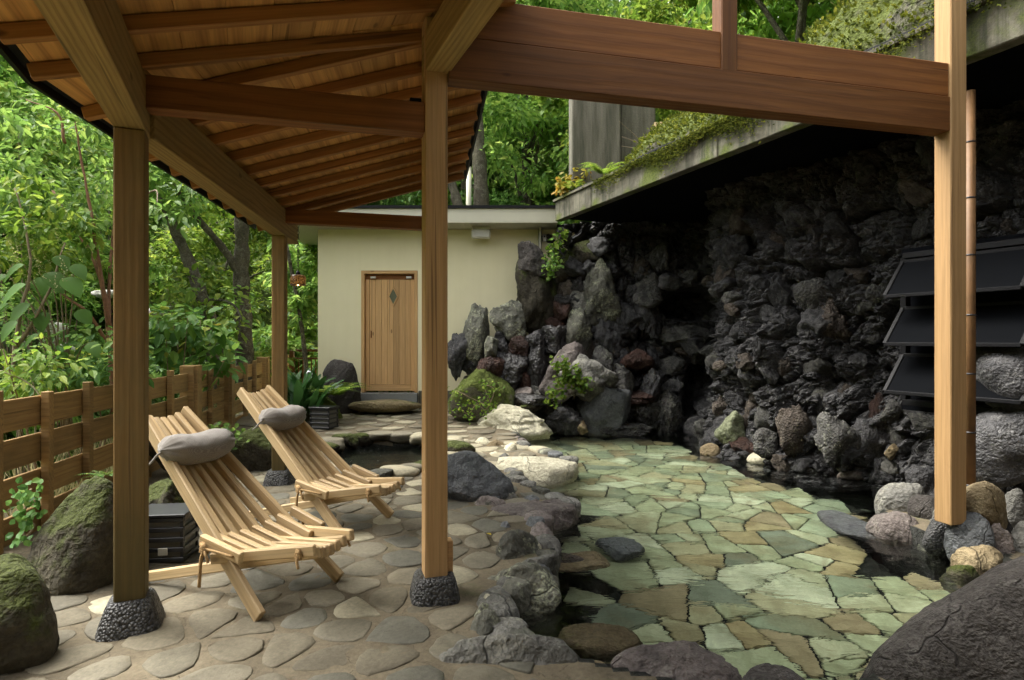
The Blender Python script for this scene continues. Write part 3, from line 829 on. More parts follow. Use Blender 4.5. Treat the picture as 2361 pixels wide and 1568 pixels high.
# ------------------------------------------------------------------ rocks
_ico = {}
def ico(sub):
    if sub not in _ico:
        bm = bmesh.new(); bmesh.ops.create_icosphere(bm, subdivisions=sub, radius=1)
        V = np.array([v.co[:] for v in bm.verts]); Fc = np.array([[v.index for v in f.verts] for f in bm.faces]); bm.free()
        V /= np.linalg.norm(V, axis=1)[:, None]; _ico[sub] = (V, Fc)
    return _ico[sub]
def rock_shape(seed, sub=4, facets=9, sharp=9.0, rough=.10, freq=1.7, craggy=0.0, flat=0.0):
    """unit rock: softened intersection of random planes, weathered by noise"""
    D, Fc = ico(sub); r = np.random.default_rng(seed)
    N = r.normal(size=(facets, 3)); N /= np.linalg.norm(N, axis=1)[:, None]
    d = r.uniform(.50, .95, facets)
    q = np.clip((D @ N.T) / d, 1e-4, None)
    R = 1 / ((np.sum(q ** sharp, axis=1) + .9 ** sharp) ** (1 / sharp))
    V = D * R[:, None]
    o = r.uniform(-50, 50, 3)
    V = V + D * (rough * 1.5 * fbm(V * freq + o, 6, seed, .52))[:, None]
    V = V + np.c_[fbm(V * 5 + o, 3, seed + 7), fbm(V * 5 - o, 3, seed + 8), fbm(V * 5 + o * .5, 3, seed + 9)] * rough * .25
    if craggy:
        bl_ = np.abs(pn(V * freq * 1.5 + o, seed + 3)) + .55 * np.abs(pn(V * freq * 3.3 + o, seed + 4)) + .3 * np.abs(pn(V * freq * 7 + o, seed + 5)) + .16 * np.abs(pn(V * freq * 15 + o, seed + 6))
        V = V + D * (craggy * 3.0 * (bl_ - .55))[:, None]
    if flat: V[:, 2] = np.where(V[:, 2] > flat, flat + (V[:, 2] - flat) * .25, V[:, 2])
    return V, Fc
def rock_mesh(name, mat, seed, size, sub=4, **kw):
    V, Fc = rock_shape(seed, sub, **kw)
    e = (V.max(0) - V.min(0)) / 2; c = (V.max(0) + V.min(0)) / 2
    V = (V - c) / e * np.array(size) / 2
    return mesh_arrays(name, V, Fc, mat, True)
def rock(name, mat, c, size, seed, parent=None, rz=0, tilt=(0, 0), sub=4, **kw):
    """rock of overall size (sx, sy, sz) centred at c"""
    return ob(name, rock_mesh(name, M[mat], seed, size, sub, **kw), parent, loc=c, rot=(tilt[0], tilt[1], rz))
def rockpx(name, mat, x0, y0, x1, y1, Y, seed, parent=None, depth=None, sink=0.0, **kw):
    """rock whose outline fills the reading (x0,y0)-(x1,y1) when its middle stands at depth Y"""
    c = at((x0 + x1) / 2, (y0 + y1) / 2, Y); w = (x1 - x0) / F * Y; h = (y1 - y0) / F * Y + sink
    c.z -= sink / 2
    return rock(name, mat, c, (w, depth or (w * .8), h), seed, parent, **kw)

# ------------------------------------------------------------------ pavilion
pav = thing('pavilion', 'cedar pavilion of posts, beams and sloping board roof over the loungers', 'pavilion')
A1 = math.radians(23.7); A2 = math.radians(8.0); AM = (A1 + A2) / 2
d1 = Vector((math.sin(A1), -math.cos(A1), 0))      # along the eave beam towards the camera
d2 = Vector((-math.sin(A2), math.cos(A2), 0))      # along the eave beam away from it
n1 = Vector((math.cos(A1), math.sin(A1), 0)); n2 = Vector((math.cos(A2), math.sin(A2), 0))
mitre = Vector((math.cos(AM), math.sin(AM), 0)) / math.cos((A1 - A2) / 2)
LP = Vector((-1.795, 2.83, 0)); CP = Vector((-.408, 3.16, 0)); FP = LP + d2 * 2.86
PITCH = .294
BEAM_B, BEAM_T = 2.33, 2.58
ROW_B, ROW_T = 2.737, 2.945
def up(p, z): return Vector((p.x, p.y, z))
def post(c, w, d, z0, z1, yaw, mat):
    m = Matrix.Translation((c.x, c.y, z0)) @ Matrix.Rotation(yaw, 4, 'Z') @ Matrix.Rotation(-math.pi / 2, 4, 'Y')
    return ob('post', box_mesh(z1 - z0, d, w, M[mat], .006, 'post'), pav, matrix=m)
def pedestal(c, top, bot, h, yaw, seed):
    V = []; n = 24; rg_ = np.random.default_rng(seed)
    prof = [(-.03, 1.0), (.25, .99), (.75, .93), (.93, .88), (1.0, .80), (1.0, 0)]
    for t, s in prof:
        for k in range(n):
            a = 2 * math.pi * k / n + math.pi / 4
            ca, sa = math.cos(a), math.sin(a)
            q = (abs(ca) ** 5 + abs(sa) ** 5) ** (-1 / 5)
            w = lerp(bot, top, max(t, 0)) / 2 * s / (1 if s > .5 else 1)
            V.append((q * ca * w, q * sa * w, t * h))
    Fc = [(i * n + k, i * n + (k + 1) % n, (i + 1) * n + (k + 1) % n, (i + 1) * n + k) for i in range(len(prof) - 1) for k in range(n)]
    return ob('post_base', mesh_lists('post_base', V, Fc, M['pebbledash'], True), pav, loc=(c.x, c.y, c.z), rot=(0, 0, yaw + math.radians(rg_.uniform(-4, 4))))
post(LP, .126, .126, .135, BEAM_B, A1, 'weathered_post'); pedestal(up(LP, 0), .205, .27, .145, A1, 1)
post(CP, .118, .118, .115, 3.02, AM + .03, 'cedar_pale'); pedestal(up(CP, 0), .225, .255, .125, AM, 2)
block('post_shoe', (CP.x + .072, CP.y + .05, .115), .03, .07, .17, M['cedar_pale'], pav, AM)
post(FP, .118, .118, .12, BEAM_B, A2, 'weathered_post'); pedestal(up(FP, 0), .22, .27, .13, A2, 3)
bar('eave_beam', up(LP + d2 * -.0, (BEAM_B + BEAM_T) / 2) + d2 * .09, up(LP + d2 * 3.35, (BEAM_B + BEAM_T) / 2), .128, BEAM_T - BEAM_B, M['weathered'], pav)
bar('eave_beam', up(LP + d1 * -.085, (BEAM_B + BEAM_T) / 2 + .003), up(LP + d1 * 4.6, (BEAM_B + BEAM_T) / 2 + .003), .134, BEAM_T - BEAM_B, M['weathered'], pav)
bar('row_beam', up(CP + d2 * .06, (ROW_B + ROW_T) / 2), up(CP + d2 * 3.1, (ROW_B + ROW_T) / 2), .105, ROW_T - ROW_B, M['cedar'], pav)
bar('row_beam', up(CP + d1 * -.03, (ROW_B + ROW_T) / 2), up(CP + d1 * 4.3, (ROW_B + ROW_T) / 2), .122, ROW_T - ROW_B, M['weathered'], pav)
tm = (CP - LP).normalized()
bar('tie_beam', up(LP + tm * .066, 2.512), up(CP - tm * .055, 2.50), .105, .155, M['cedar_dark'], pav)
bar('tie_beam', up(FP + n2 * .055, 2.515), up(FP + n2 * 1.42 + d2 * .12, 2.505), .10, .13, M['cedar_dark'], pav)
# second row post, mostly behind the front one
bp = CP + d2 * 2.75
post(bp, .105, .105, .02, ROW_B, A2, 'cedar')
# large double beam over the pool with its posts
BA = math.radians(13.5); bd = Vector((math.cos(BA), math.sin(BA), 0)); bn = Vector((-math.sin(BA), math.cos(BA), 0))
B0 = Vector((-.325, 3.09, 0)); BT = .115
B1 = B0 + bd * 3.222
c0 = B0 + bn * BT / 2; c1 = B1 + bn * BT / 2
bar('pool_beam', up(c0, 2.81), up(c1, 2.80), BT, .22, M['cedar'], pav)
bar('pool_beam', up(c0 + bn * .006, 3.032), up(c1 + bn * .006, 3.022), BT - .012, .215, M['cedar_dark'], pav)
RPc = B1 + bd * .066 + bn * BT / 2
post(RPc, .13, BT + .004, .16, 4.6, BA, 'cedar_pale')
sp = B0 + bd * 1.63 + bn * (.052)
post(sp, .105, .105, 2.905, 4.6, BA, 'cedar')
# rafters, roof boards, roofing
ov_l, ov_r = -.36, 1.77
def roof_pt(s, seg, t, z):
    B = LP + mitre * s
    p = B + (d2 if seg == 2 else d1) * t
    return Vector((p.x, p.y, z + PITCH * s))
RB = BEAM_T
slope_up = {2: None, 1: None}
def rafter(seg, t):
    dd, nn = (d2, n2) if seg == 2 else (d1, n1)
    B = LP + dd * t
    # keep clear of the mitre line on the inner side
    sgn = 1 if seg == 2 else -1
    s0, s1 = ov_l, ov_r
    lim = math.tan((A1 - A2) / 2)
    p0 = B + nn * s0; p1 = B + nn * s1
    z0 = RB + .033 + PITCH * s0; z1 = RB + .033 + PITCH * s1
    return bar('rafter', Vector((p0.x, p0.y, z0)), Vector((p1.x, p1.y, z1)), .045, .064, M['rafter'], pav)
for k in range(10): rafter(2, .30 + .352 * k)
for k in range(13): rafter(1, .10 + .352 * k)
nb = 11; bw = (ov_r - ov_l) / nb
for k in range(nb):
    s = ov_l + bw * (k + .5)
    zc = RB + .033 + .034 * 1.04 + .011
    for seg, ln in ((2, 3.55), (1, 4.7)):
        upv = Vector((0, 0, 1)) - (n2 if seg == 2 else n1) * PITCH
        bar('roof_board', roof_pt(s, seg, 0.0, zc), roof_pt(s, seg, ln, zc), bw * 1.035, .017, M['roof_board'], pav, up=upv, bev=.002)
for seg, ln in ((2, 3.62), (1, 4.8)):
    V = []; z = RB + .033 + .034 * 1.04 + .024
    for s in (ov_l - .06, ov_r + .05):
        for t in (0, ln):
            for dz in (0, .028): V.append(roof_pt(s, seg, t, z + dz))
    Fc = [(0, 2, 6, 4), (1, 5, 7, 3), (0, 1, 3, 2), (4, 6, 7, 5), (2, 3, 7, 6)]
    ob('roofing', mesh_lists('roofing', V, Fc, M['black_metal']), pav)
    # drip edge along the eave
    bar('eave_trim', roof_pt(ov_l - .05, seg, 0, z - .012), roof_pt(ov_l - .05, seg, ln, z - .012), .02, .05, M['black_metal'], pav, bev=0)
    bar('eave_trim', roof_pt(ov_r + .04, seg, 0, z - .010), roof_pt(ov_r + .04, seg, ln, z - .010), .02, .045, M['black_metal'], pav, bev=0)
block('bracket', (up(CP, 2.58) - tm * .10), .06, .04, .03, M['black_metal'], pav, AM)

# bamboo pipe standing behind the right post
bb = Vector((3.13, 4.10, 0))
pts = []; rad = []
for k in range(27):
    z = .2 + k * .125; pts.append((bb.x, bb.y, z)); rad.append(.033)
bp_t = thing('bamboo_pole', 'upright brown bamboo pole just behind the right pavilion post', 'pole', (0, 0, 0))
tubes('culm', [([(bb.x, bb.y, .15), (bb.x, bb.y, 3.05)], .033)], M['bamboo'], bp_t, 14)
for z in (.36, .72, 1.12, 1.52, 1.93, 2.32, 2.7):
    tubes('node', [([(bb.x, bb.y, z - .006), (bb.x, bb.y, z), (bb.x, bb.y, z + .006)], [.0335, .0365, .0335])], M['black_paint'], bp_t, 14)

# ------------------------------------------------------------------ bath house
YW = 10.2
bh = thing('bath_house', 'cream plastered bath house with flat roof and plank door', 'building')
XL, XR = -3.30, 1.3
yaw = math.radians(1.5)
def wpt(x, y, Y=YW): return at(x, y, Y)
DX0, DX1 = at(833, 0, YW).x, at(963, 0, YW).x
DZ1 = at(0, 624, YW).z; DZ0 = at(0, 905, YW).z
WT = 3.23; WB = -.1
side = Vector((-.167, 1, 0)).normalized()
def wall_piece(x0, x1, z0, z1, nm='wall'):
    return block(nm, ((x0 + x1) / 2, YW + .1, z0), x1 - x0, .2, z1 - z0, M['plaster'], bh, bev=0)
wall_piece(XL, DX0, WB, WT); wall_piece(DX1, XR, WB, WT); wall_piece(DX0, DX1, DZ1, WT); wall_piece(DX0, DX1, WB, DZ0 - .17)
bar('side_wall', Vector((XL + .1, YW + .21, (WT + WB) / 2)), Vector((XL + .1, YW + .21, (WT + WB) / 2)) + side * 4.5, .2, WT - WB, M['plaster'], bh, bev=0)
block('back_wall', (-1, YW + 4.7, WB), 4.6, .2, WT - WB, M['plaster'], bh, bev=0)
# door
door = empty('door'); door.parent = bh
fw = .055
fy = YW + .05
bar('door_frame', Vector((DX0 + fw / 2, fy, DZ0)), Vector((DX0 + fw / 2, fy, DZ1)), fw, .13, M['door_wood'], bh, up=(0, 1, 0))
bar('door_frame', Vector((DX1 - fw / 2, fy, DZ0)), Vector((DX1 - fw / 2, fy, DZ1)), fw, .13, M['door_wood'], bh, up=(0, 1, 0))
bar('door_frame', Vector((DX0 + fw, fy, DZ1 - fw / 2)), Vector((DX1 - fw, fy, DZ1 - fw / 2)), .13, fw, M['door_wood'], bh)
ix0, ix1 = DX0 + fw, DX1 - fw
pl0, pl1 = ix0 + .07, ix1 - .07
zt = DZ1 - fw - .09
bar('stile', Vector((ix0 + .035, fy + .03, DZ0 + .02)), Vector((ix0 + .035, fy + .03, zt)), .066, .04, M['door_wood'], door, up=(0, 1, 0))
bar('stile', Vector((ix1 - .035, fy + .03, DZ0 + .02)), Vector((ix1 - .035, fy + .03, zt)), .066, .04, M['door_wood'], door, up=(0, 1, 0))
bar('bottom_rail', Vector((pl0, fy + .03, DZ0 + .075)), Vector((pl1, fy + .03, DZ0 + .075)), .04, .11, M['door_wood'], door)
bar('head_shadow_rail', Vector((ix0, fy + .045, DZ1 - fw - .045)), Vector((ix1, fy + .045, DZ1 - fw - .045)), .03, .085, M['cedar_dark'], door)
npk = 7; pw = (pl1 - pl0) / npk
for k in range(npk):
    x = pl0 + pw * (k + .5)
    bar('plank', Vector((x, fy + .036, DZ0 + .132)), Vector((x, fy + .036, zt)), pw - .002, .03, M['door_wood'], door, up=(0, 1, 0), bev=.003)
dc = at(905, 683, YW); dc.y = fy + .012
hw, hh = .078, .158
V = [(0, 0, hh), (hw, 0, 0), (0, 0, -hh), (-hw, 0, 0)]
ob('diamond_pane', mesh_lists('diamond_pane', V, [(0, 1, 2, 3)], M['pane_green']), door, loc=dc)
for a, b in ((0, 1), (1, 2), (2, 3), (3, 0)):
    bar('diamond_trim', dc + Vector(V[a]), dc + Vector(V[b]), .022, .02, M['door_wood'], door, up=(0, 1, 0), bev=.002)
bar('handle', Vector((ix0 + .10, fy + .008, DZ0 + .93)), Vector((ix0 + .10, fy + .008, DZ0 + 1.05)), .016, .014, M['cedar_dark'], door, up=(0, 1, 0))
for x in (ix0 + .14, ix1 - .10):
    block('door_closer', (x, fy - .02, DZ1 - fw - .075), .09, .03, .035, M['white_plastic'], bh)
block('door_sill', ((DX0 + DX1) / 2, YW - .03, DZ0 - .17), DX1 - DX0 + .02, .2, .165, M['grey_box'], bh)
block('plinth', (DX1 + .3, YW - .012, WB), .56, .03, DZ0 + .03 - WB, M['pillar'], bh)
block('plinth', (DX0 - .19, YW - .012, WB), .36, .03, DZ0 + .0 - WB, M['pillar'], bh)
# roof slab with fascia and soffit
FY = 9.6; FX0, FX1 = -3.76, .73
zf0, zf1 = 3.23, 3.455
def prism(nm, plan, z0, z1, mat, parent):
    n = len(plan); V = [(x, y, z0) for x, y in plan] + [(x, y, z1) for x, y in plan]
    Fc = [tuple(range(n - 1, -1, -1)), tuple(range(n, 2 * n))] + [(i, (i + 1) % n, (i + 1) % n + n, i + n) for i in range(n)]
    return ob(nm, mesh_lists(nm, V, Fc, mat), parent)
bl = Vector((FX0, FY, 0)) + side * 5.8; br = Vector((FX1, FY, 0)) + Vector((.05, 1, 0)) * 5.6
prism('soffit', [(FX0 + .03, FY + .03), (FX1 - .03, FY + .03), (br.x - .03, br.y), (bl.x + .03, bl.y)], zf0 + .004, zf0 + .02, M['soffit'], bh)
for k in range(34):   # soffit board joints
    x = lerp(FX0 + .1, FX1 - .1, k / 33)
    bar('soffit_batten', Vector((x, FY + .04, zf0 + .001)), Vector((x, YW - .005, zf0 + .001)), .008, .006, M['soffit'], bh, bev=0)
prism('fascia', [(FX0, FY), (FX1, FY), (br.x, br.y), (bl.x, bl.y)], zf0 + .022, zf1, M['fascia'], bh)
bar('fascia_lip', Vector((FX0, FY + .012, zf0 + .011)), Vector((FX1, FY + .012, zf0 + .011)), .02, .022, M['fascia'], bh, bev=0)
prism('roof_edge', [(FX0 - .03, FY - .035), (FX1 + .02, FY - .035), (br.x + .03, br.y), (bl.x - .03, bl.y)], zf1 + .002, zf1 + .045, M['black_metal'], bh)
# side return at the right end
bar('return_panel', at(1245, 590, 10.0), at(1245, 590, 10.0) + Vector((.12, .9, 0)), .03, 1.0, M['soffit'], bh, bev=0)
# ceiling lamp box and small fittings
lc = at(1109, 535, 9.95)
lb = thing('soffit_lamp', 'white box lamp fixed under the bath house eave', 'lamp', (lc.x, lc.y, lc.z))
block('housing', (0, 0, -.105), .31, .16, .14, M['white_plastic'], lb, bev=.02)
block('mount', (0, 0, .036), .29, .14, .05, M['fascia'], lb, bev=.004)
dp = at(1245, 548, YW - .04)
pipe_t = thing('wall_conduit', 'short dark conduit with a white switch box on the plaster wall', 'conduit', dp)
block('conduit', (0, 0, -.17), .045, .05, .34, M['black_metal'], pipe_t)
block('switch_box', (.075, 0, -.07), .06, .05, .13, M['white_plastic'], pipe_t)
block('switch_button', (.075, -.026, .0), .025, .01, .03, M['black_metal'], pipe_t)
ss = rockpx('step_stone', 'tan_rock', 806, 921, 975, 952, 9.72, 31, depth=.75, facets=5, sharp=6, rough=.05, sub=4, flat=.5)
ss.data.materials[0] = stone('door_step', (.15, .115, .06), (.30, .24, .13), rough=.9, pit=.4, moss=.12)
tag(ss, 'low brown slab of stone before the plank door', 'stone')

# added unseen building behind the viewpoint, to keep sky light off the timber fronts
sky_blocker = thing('sky_blocker', 'added unseen dark timber building behind the viewpoint, blocking sky light', 'building')
block('wall', (1.0, -2.4, -.3), 13, .2, 4.6, M['fence_wood'], sky_blocker)
prism('roof', [(-5.5, -.9), (7.5, -.9), (7.5, -6), (-5.5, -6)], 4.3, 4.45, M['black_metal'], sky_blocker)
for x in (-3.5, -.5, 2.5, 5.5):
    block('window', (x, -2.28, 1.0), 1.2, .06, 1.3, M['glass_dark'], sky_blocker)

# ------------------------------------------------------------------ fence along the left side
fence = thing('garden_fence', 'brown timber fence with wide boards along the left edge of the terrace', 'fence')
def fence_pt(Y, z=0): return Vector((-2.662 - .167 * Y, Y, z))
fdir = Vector((-.167, 1, 0)).normalized(); fyaw = math.atan2(.167, 1)
inn = Vector((fdir.y, -fdir.x, 0))
big = [3.72, 7.23, 8.6, 10.75, 12.4]
picks = [4.30, 4.84, 5.38, 5.93, 6.5, 7.80, 9.44, 9.98, 11.3]
for Y in big:
    c = fence_pt(Y); bigw = .2 if Y > 4 else .16
    block('fence_post', (c.x, c.y, -.3), bigw, bigw * .8, 1.33 + (.015 if Y > 4 else 0), M['fence_wood'], fence, fyaw)
    if Y > 4: block('post_cover', (c.x + .03, c.y - .108, -.3), .12, .03, 1.335, M['fence_wood'], fence, fyaw)
for Y in picks:
    c = fence_pt(Y) + inn * .045
    block('picket', (c.x, c.y, -.3), .055, .062, 1.30 + .02 * math.sin(Y * 7), M['fence_wood'], fence, fyaw)
for i in range(len(big) - 1):
    a, b = big[i], big[i + 1]
    for z0, z1 in ((.745, .955), (.49, .69), (.235, .435), (-.02, .18)):
        bar('fence_board', fence_pt(a + .09, (z0 + z1) / 2), fence_pt(b - .09, (z0 + z1) / 2), .022, z1 - z0, M['fence_wood'], fence)
# wooden balustrade behind the bath house corner
rl = thing('wood_railing', 'reddish wood railing with thin balusters beside the bath house', 'railing')
ra = at(673, 0, 12.0); rb_ = at(742, 0, 12.0)
for zz, hh_ in ((1.14, .05), (.98, .035), (.42, .04)):
    bar('rail', Vector((ra.x, 12.0, zz)), Vector((rb_.x + .4, 12.0, zz)), .05, hh_, M['cedar'], rl)
for k in range(11):
    x = ra.x + .05 + k * .085
    bar('baluster', Vector((x, 12.0, .40)), Vector((x, 12.0, .96)), .022, .022, M['cedar'], rl, up=(0, 1, 0))
bar('rail_post', Vector((ra.x, 12.0, -.5)), Vector((ra.x, 12.0, 1.14)), .08, .08, M['cedar'], rl, up=(0, 1, 0))

# ------------------------------------------------------------------ concrete canopy above the rock wall
CA = Vector((.676, 9.4, 0)); cd = Vector((.427, -1, 0)).normalized(); cn = Vector((-cd.y, cd.x, 0))   # cn points away from the pool
if cn.x < 0: cn = -cn
M['hose'] = plain('hose_rubber', (.02, .02, .02), .9, spec=.05)
can = thing('concrete_canopy', 'weathered mossy concrete canopy slab jutting out above the rock wall', 'canopy')
CB, CT = 3.21, 3.512
nseg = [0, 1.1, 3.6, 6.6, 9.6]
for a, b in zip(nseg[:-1], nseg[1:]):
    p = CA + cd * a + cn * .06; q = CA + cd * (b - .012) + cn * .06
    bar('fascia_block', up(p, (CB + CT) / 2), up(q, (CB + CT) / 2), .12, CT - CB, M['concrete'], can, bev=.008)
def cpt(t, s): p = CA + cd * t + cn * s; return (p.x, p.y)
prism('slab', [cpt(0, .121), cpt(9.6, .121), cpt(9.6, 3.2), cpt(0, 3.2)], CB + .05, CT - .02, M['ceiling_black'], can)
prism('slab_cap', [cpt(-.02, -.03), cpt(9.6, -.03), cpt(9.6, 3.2), cpt(-.02, 3.2)], CT + .002, CT + .035, M['concrete'], can)
for s_, r_ in ((.05, .028), (.13, .022)):
    pth = smooth_path([up(CA + cd * t + cn * (s_ + .02 * math.sin(t * 2)), CT + .06 + .012 * math.sin(t * 3.1)) for t in np.arange(.35 if s_ < .1 else 1.6, 9.6, .45)], 3)
    tubes('hose', [(pth, r_)], M['hose'], can, 8)
# pier behind the canopy
pier = thing('concrete_pier', 'tall stained concrete pier standing above the canopy', 'pier')
pc = at(1375, 300, 9.1)
block('shaft', (pc.x, 9.35, 3.3), at(1432, 0, 9.1).x - at(1319, 0, 9.1).x, .5, 2.3, M['pillar'], pier, 0, bev=.02)
block('return', (at(1474, 0, 9.25).x, 9.55, 3.3), .55, .42, 2.25, M['pillar'], pier, 0, bev=.02)
bs_ = thing('bamboo_screen', 'small tan bamboo screen beside the concrete pier', 'screen')
for k in range(9):
    p = at(1512 + k * 11, 290, 9.3)
    tubes('cane', [([(p.x, 9.3, 3.5), (p.x, 9.3, 4.72 + .03 * math.sin(k * 3))], .03)], M['bamboo_pale'], bs_, 8)

# hillside above the canopy
def hill_arr():
    ts = np.arange(-14, 14.01, .35); ss = np.arange(1.2, 30, .45)
    T, Sx = np.meshgrid(ts, ss)
    X = CA.x + cd.x * T + cn.x * Sx; Y = CA.y + cd.y * T + cn.y * Sx
    Zh = 3.35 + .55 * np.clip(Sx - 1.6, 0, None) + .35 * fbm(np.c_[X.ravel() * .5, Y.ravel() * .5, np.zeros(X.size)], 3, 2).reshape(X.shape) * sstep(1.2, 3, Sx)
    idx = np.arange(T.size).reshape(T.shape)
    FQ = np.c_[idx[:-1, :-1].ravel(), idx[:-1, 1:].ravel(), idx[1:, 1:].ravel(), idx[1:, :-1].ravel()]
    return np.c_[X.ravel(), Y.ravel(), Zh.ravel()], FQ
V, FQ = hill_arr()
struct(ob('hillside', mesh_arrays('hillside', V, FQ, M['forest_floor'])), 'dark wooded slope above the concrete canopy')
def hz(t, s): p = CA + cd * t + cn * s; return Vector((p.x, p.y, 3.35 + .55 * max(s - 1.6, 0)))

# ------------------------------------------------------------------ lava rock wall
wallo = thing('lava_rock_wall', 'dark craggy lava rock wall with caves behind the pool', 'rock wall')
path = [(.42, 10.42), (.85, 10.0), (1.5, 9.75), (2.1, 9.65), (2.65, 9.62), (3.0, 9.45), (3.0, 8.95), (2.80, 8.4), (2.70, 7.9), (2.92, 7.1), (3.28, 6.5), (3.72, 5.95), (3.86, 5.45), (3.88, 5.1), (4.0, 4.7), (4.2, 4.2), (4.4, 3.5), (4.6, 2.4), (4.8, 1.2)]
sp_ = smooth_path([(x, y, 0) for x, y in path], 40)
pp = np.array([p[:2] for p in sp_]); seg = np.linalg.norm(np.diff(pp, axis=0), axis=1); arc = np.concatenate([[0], np.cumsum(seg)])
NU, NV = 900, 250
uu = np.linspace(0, arc[-1], NU)
wx = np.interp(uu, arc, pp[:, 0]); wy = np.interp(uu, arc, pp[:, 1])
tx = np.gradient(wx); ty = np.gradient(wy); tl = np.hypot(tx, ty); tx /= tl; ty /= tl
from_k = 9
ker = np.ones(109) / 109
def sm(a): return np.convolve(np.pad(a, 54, mode='edge'), ker, mode='valid')
tx, ty = sm(tx), sm(ty); tl = np.hypot(tx, ty); tx /= tl; ty /= tl
wnx, wny = ty, -tx                         # right-hand normal of a path running from the house towards the camera
if (wnx[520] * -1 + wny[520] * -.4) < 0: wnx, wny = -wnx, -wny
zz = np.linspace(-.55, 3.30, NV)
Uw, Zw = np.meshgrid(uu, zz)
X0 = np.tile(wx, (NV, 1)); Y0 = np.tile(wy, (NV, 1)); NX = np.tile(wnx, (NV, 1)); NY = np.tile(wny, (NV, 1))
P3 = np.c_[X0.ravel(), Y0.ravel(), Zw.ravel()]
def cells3(P, size, seed):
    """nearest and second nearest jittered feature point: id hash, offset, gap"""
    g = np.floor(P / size).astype(np.int64); n = len(P)
    f1 = np.full(n, 1e9); f2 = np.full(n, 1e9); off = np.zeros((n, 3)); hid = np.zeros(n, np.int64)
    for dx in (-1, 0, 1):
        for dy in (-1, 0, 1):
            for dz in (-1, 0, 1):
                c = g + np.array([dx, dy, dz]); h = _hash(c[:, 0], c[:, 1], c[:, 2], seed)
                j = np.c_[(h & 1023) / 1023, ((h >> 10) & 1023) / 1023, ((h >> 20) & 1023) / 1023]
                o_ = P - (c + j) * size; d = np.linalg.norm(o_, axis=1)
                m = d < f1
                f2 = np.where(m, f1, np.minimum(f2, d)); off[m] = o_[m]; hid = np.where(m, h, hid); f1 = np.where(m, d, f1)
    return f1, f2, off, hid
def block_disp(P, size, seed, amp, tilt_, crev, wdt):
    f1, f2, off, hid = cells3(P, size, seed)
    r1_ = ((hid * 7919) >> 5 & 1023) / 1023 - .5
    nv = np.c_[((hid * 31) >> 3 & 1023) / 511.5 - 1, ((hid * 131) >> 7 & 1023) / 511.5 - 1, ((hid * 523) >> 4 & 1023) / 511.5 - 1]
    return amp * r1_ * 2 + tilt_ * np.sum(off * nv, axis=1) - crev * np.exp(-((f2 - f1) / wdt) ** 2)
def wall_disp(P3):
    big_ = fbm(P3 * .9 + 7, 3, 21) * .26
    W_ = P3 + .10 * np.c_[fbm(P3 * 2.5 + 4, 3, 61), fbm(P3 * 2.5 + 14, 3, 62), fbm(P3 * 2.5 + 24, 3, 63)]
    W2 = W_ + .03 * np.c_[fbm(P3 * 8 + 4, 2, 71), fbm(P3 * 8 + 14, 2, 72), fbm(P3 * 8 + 24, 2, 73)]
    mid = block_disp(W_ * np.array([1, 1, .8]), .36, 5, .085, .36, .14, .05) + block_disp(W2, .15, 6, .03, .42, .05, .03)
    W3 = W2 + .012 * np.c_[fbm(P3 * 20 + 4, 2, 81), fbm(P3 * 20 + 14, 2, 82), fbm(P3 * 20 + 24, 2, 83)]
    fine_ = block_disp(W3, .07, 8, .014, .5, .022, .016) + np.abs(pn(W2 * 13, 9)) * .03 + fbm(P3 * 40, 2, 33) * .008
    return big_ + mid + fine_
D = wall_disp(P3)
zf = (P3[:, 2])
D = D + .16 * sstep(1.8, 3.2, zf) * sstep(9.3, 8.0, P3[:, 1]) + .12 * sstep(.4, -.1, zf)
CV = np.zeros(len(P3))
def cave(x, y, Y, rx, rz_, depth):
    """hollow driven back into the wall, with a thick rim over it"""
    global D, CV
    px_ = 1180.5 + F * P3[:, 0] / P3[:, 1]; py_ = 784 + F * (EYE - P3[:, 2]) / P3[:, 1]
    wob = .16 * pn(P3 * 4.5, 88)
    d_ = np.sqrt(((px_ - x) / rx) ** 2 + ((py_ - y) / rz_) ** 2) + wob
    CV = np.maximum(CV, depth * (1 - sstep(.80, 1.05, d_)))
    D = D + .10 * np.exp(-((d_ - 1.2) / .16) ** 2) * (py_ < y + rz_ * .3)
cave(1592, 700, 9.0, 84, 42, .8)
cave(1608, 900, 8.9, 34, 84, .8)
cave(1729, 550, 7.9, 32, 38, .55)
# recess for the louvred window
wc = Vector((3.86, 5.02, 1.47))
VP = P3 + np.c_[(NX.ravel() * D), (NY.ravel() * D), np.zeros(len(D))] + CV[:, None] * np.array([.28, .96, 0])
idx = np.arange(NU * NV).reshape(NV, NU)
FQ = np.c_[idx[:-1, :-1].ravel(), idx[:-1, 1:].ravel(), idx[1:, 1:].ravel(), idx[1:, :-1].ravel()]
ob('wall_face', mesh_arrays('wall_face', VP, FQ, M['lava'], False), wallo)
WALLP = VP.reshape(NV, NU, 3)
def wall_at_px(x, y):
    """nearest wall vertex on the sight line of a reading"""
    q = VP; px = 1180.5 + F * q[:, 0] / q[:, 1]; py = 784 + F * (EYE - q[:, 2]) / q[:, 1]
    i = np.argsort((px - x) ** 2 + (py - y) ** 2)[:6]
    j = i[np.argmin(q[i, 1])]
    return Vector(q[j]), Vector((NX.ravel()[j], NY.ravel()[j], 0))
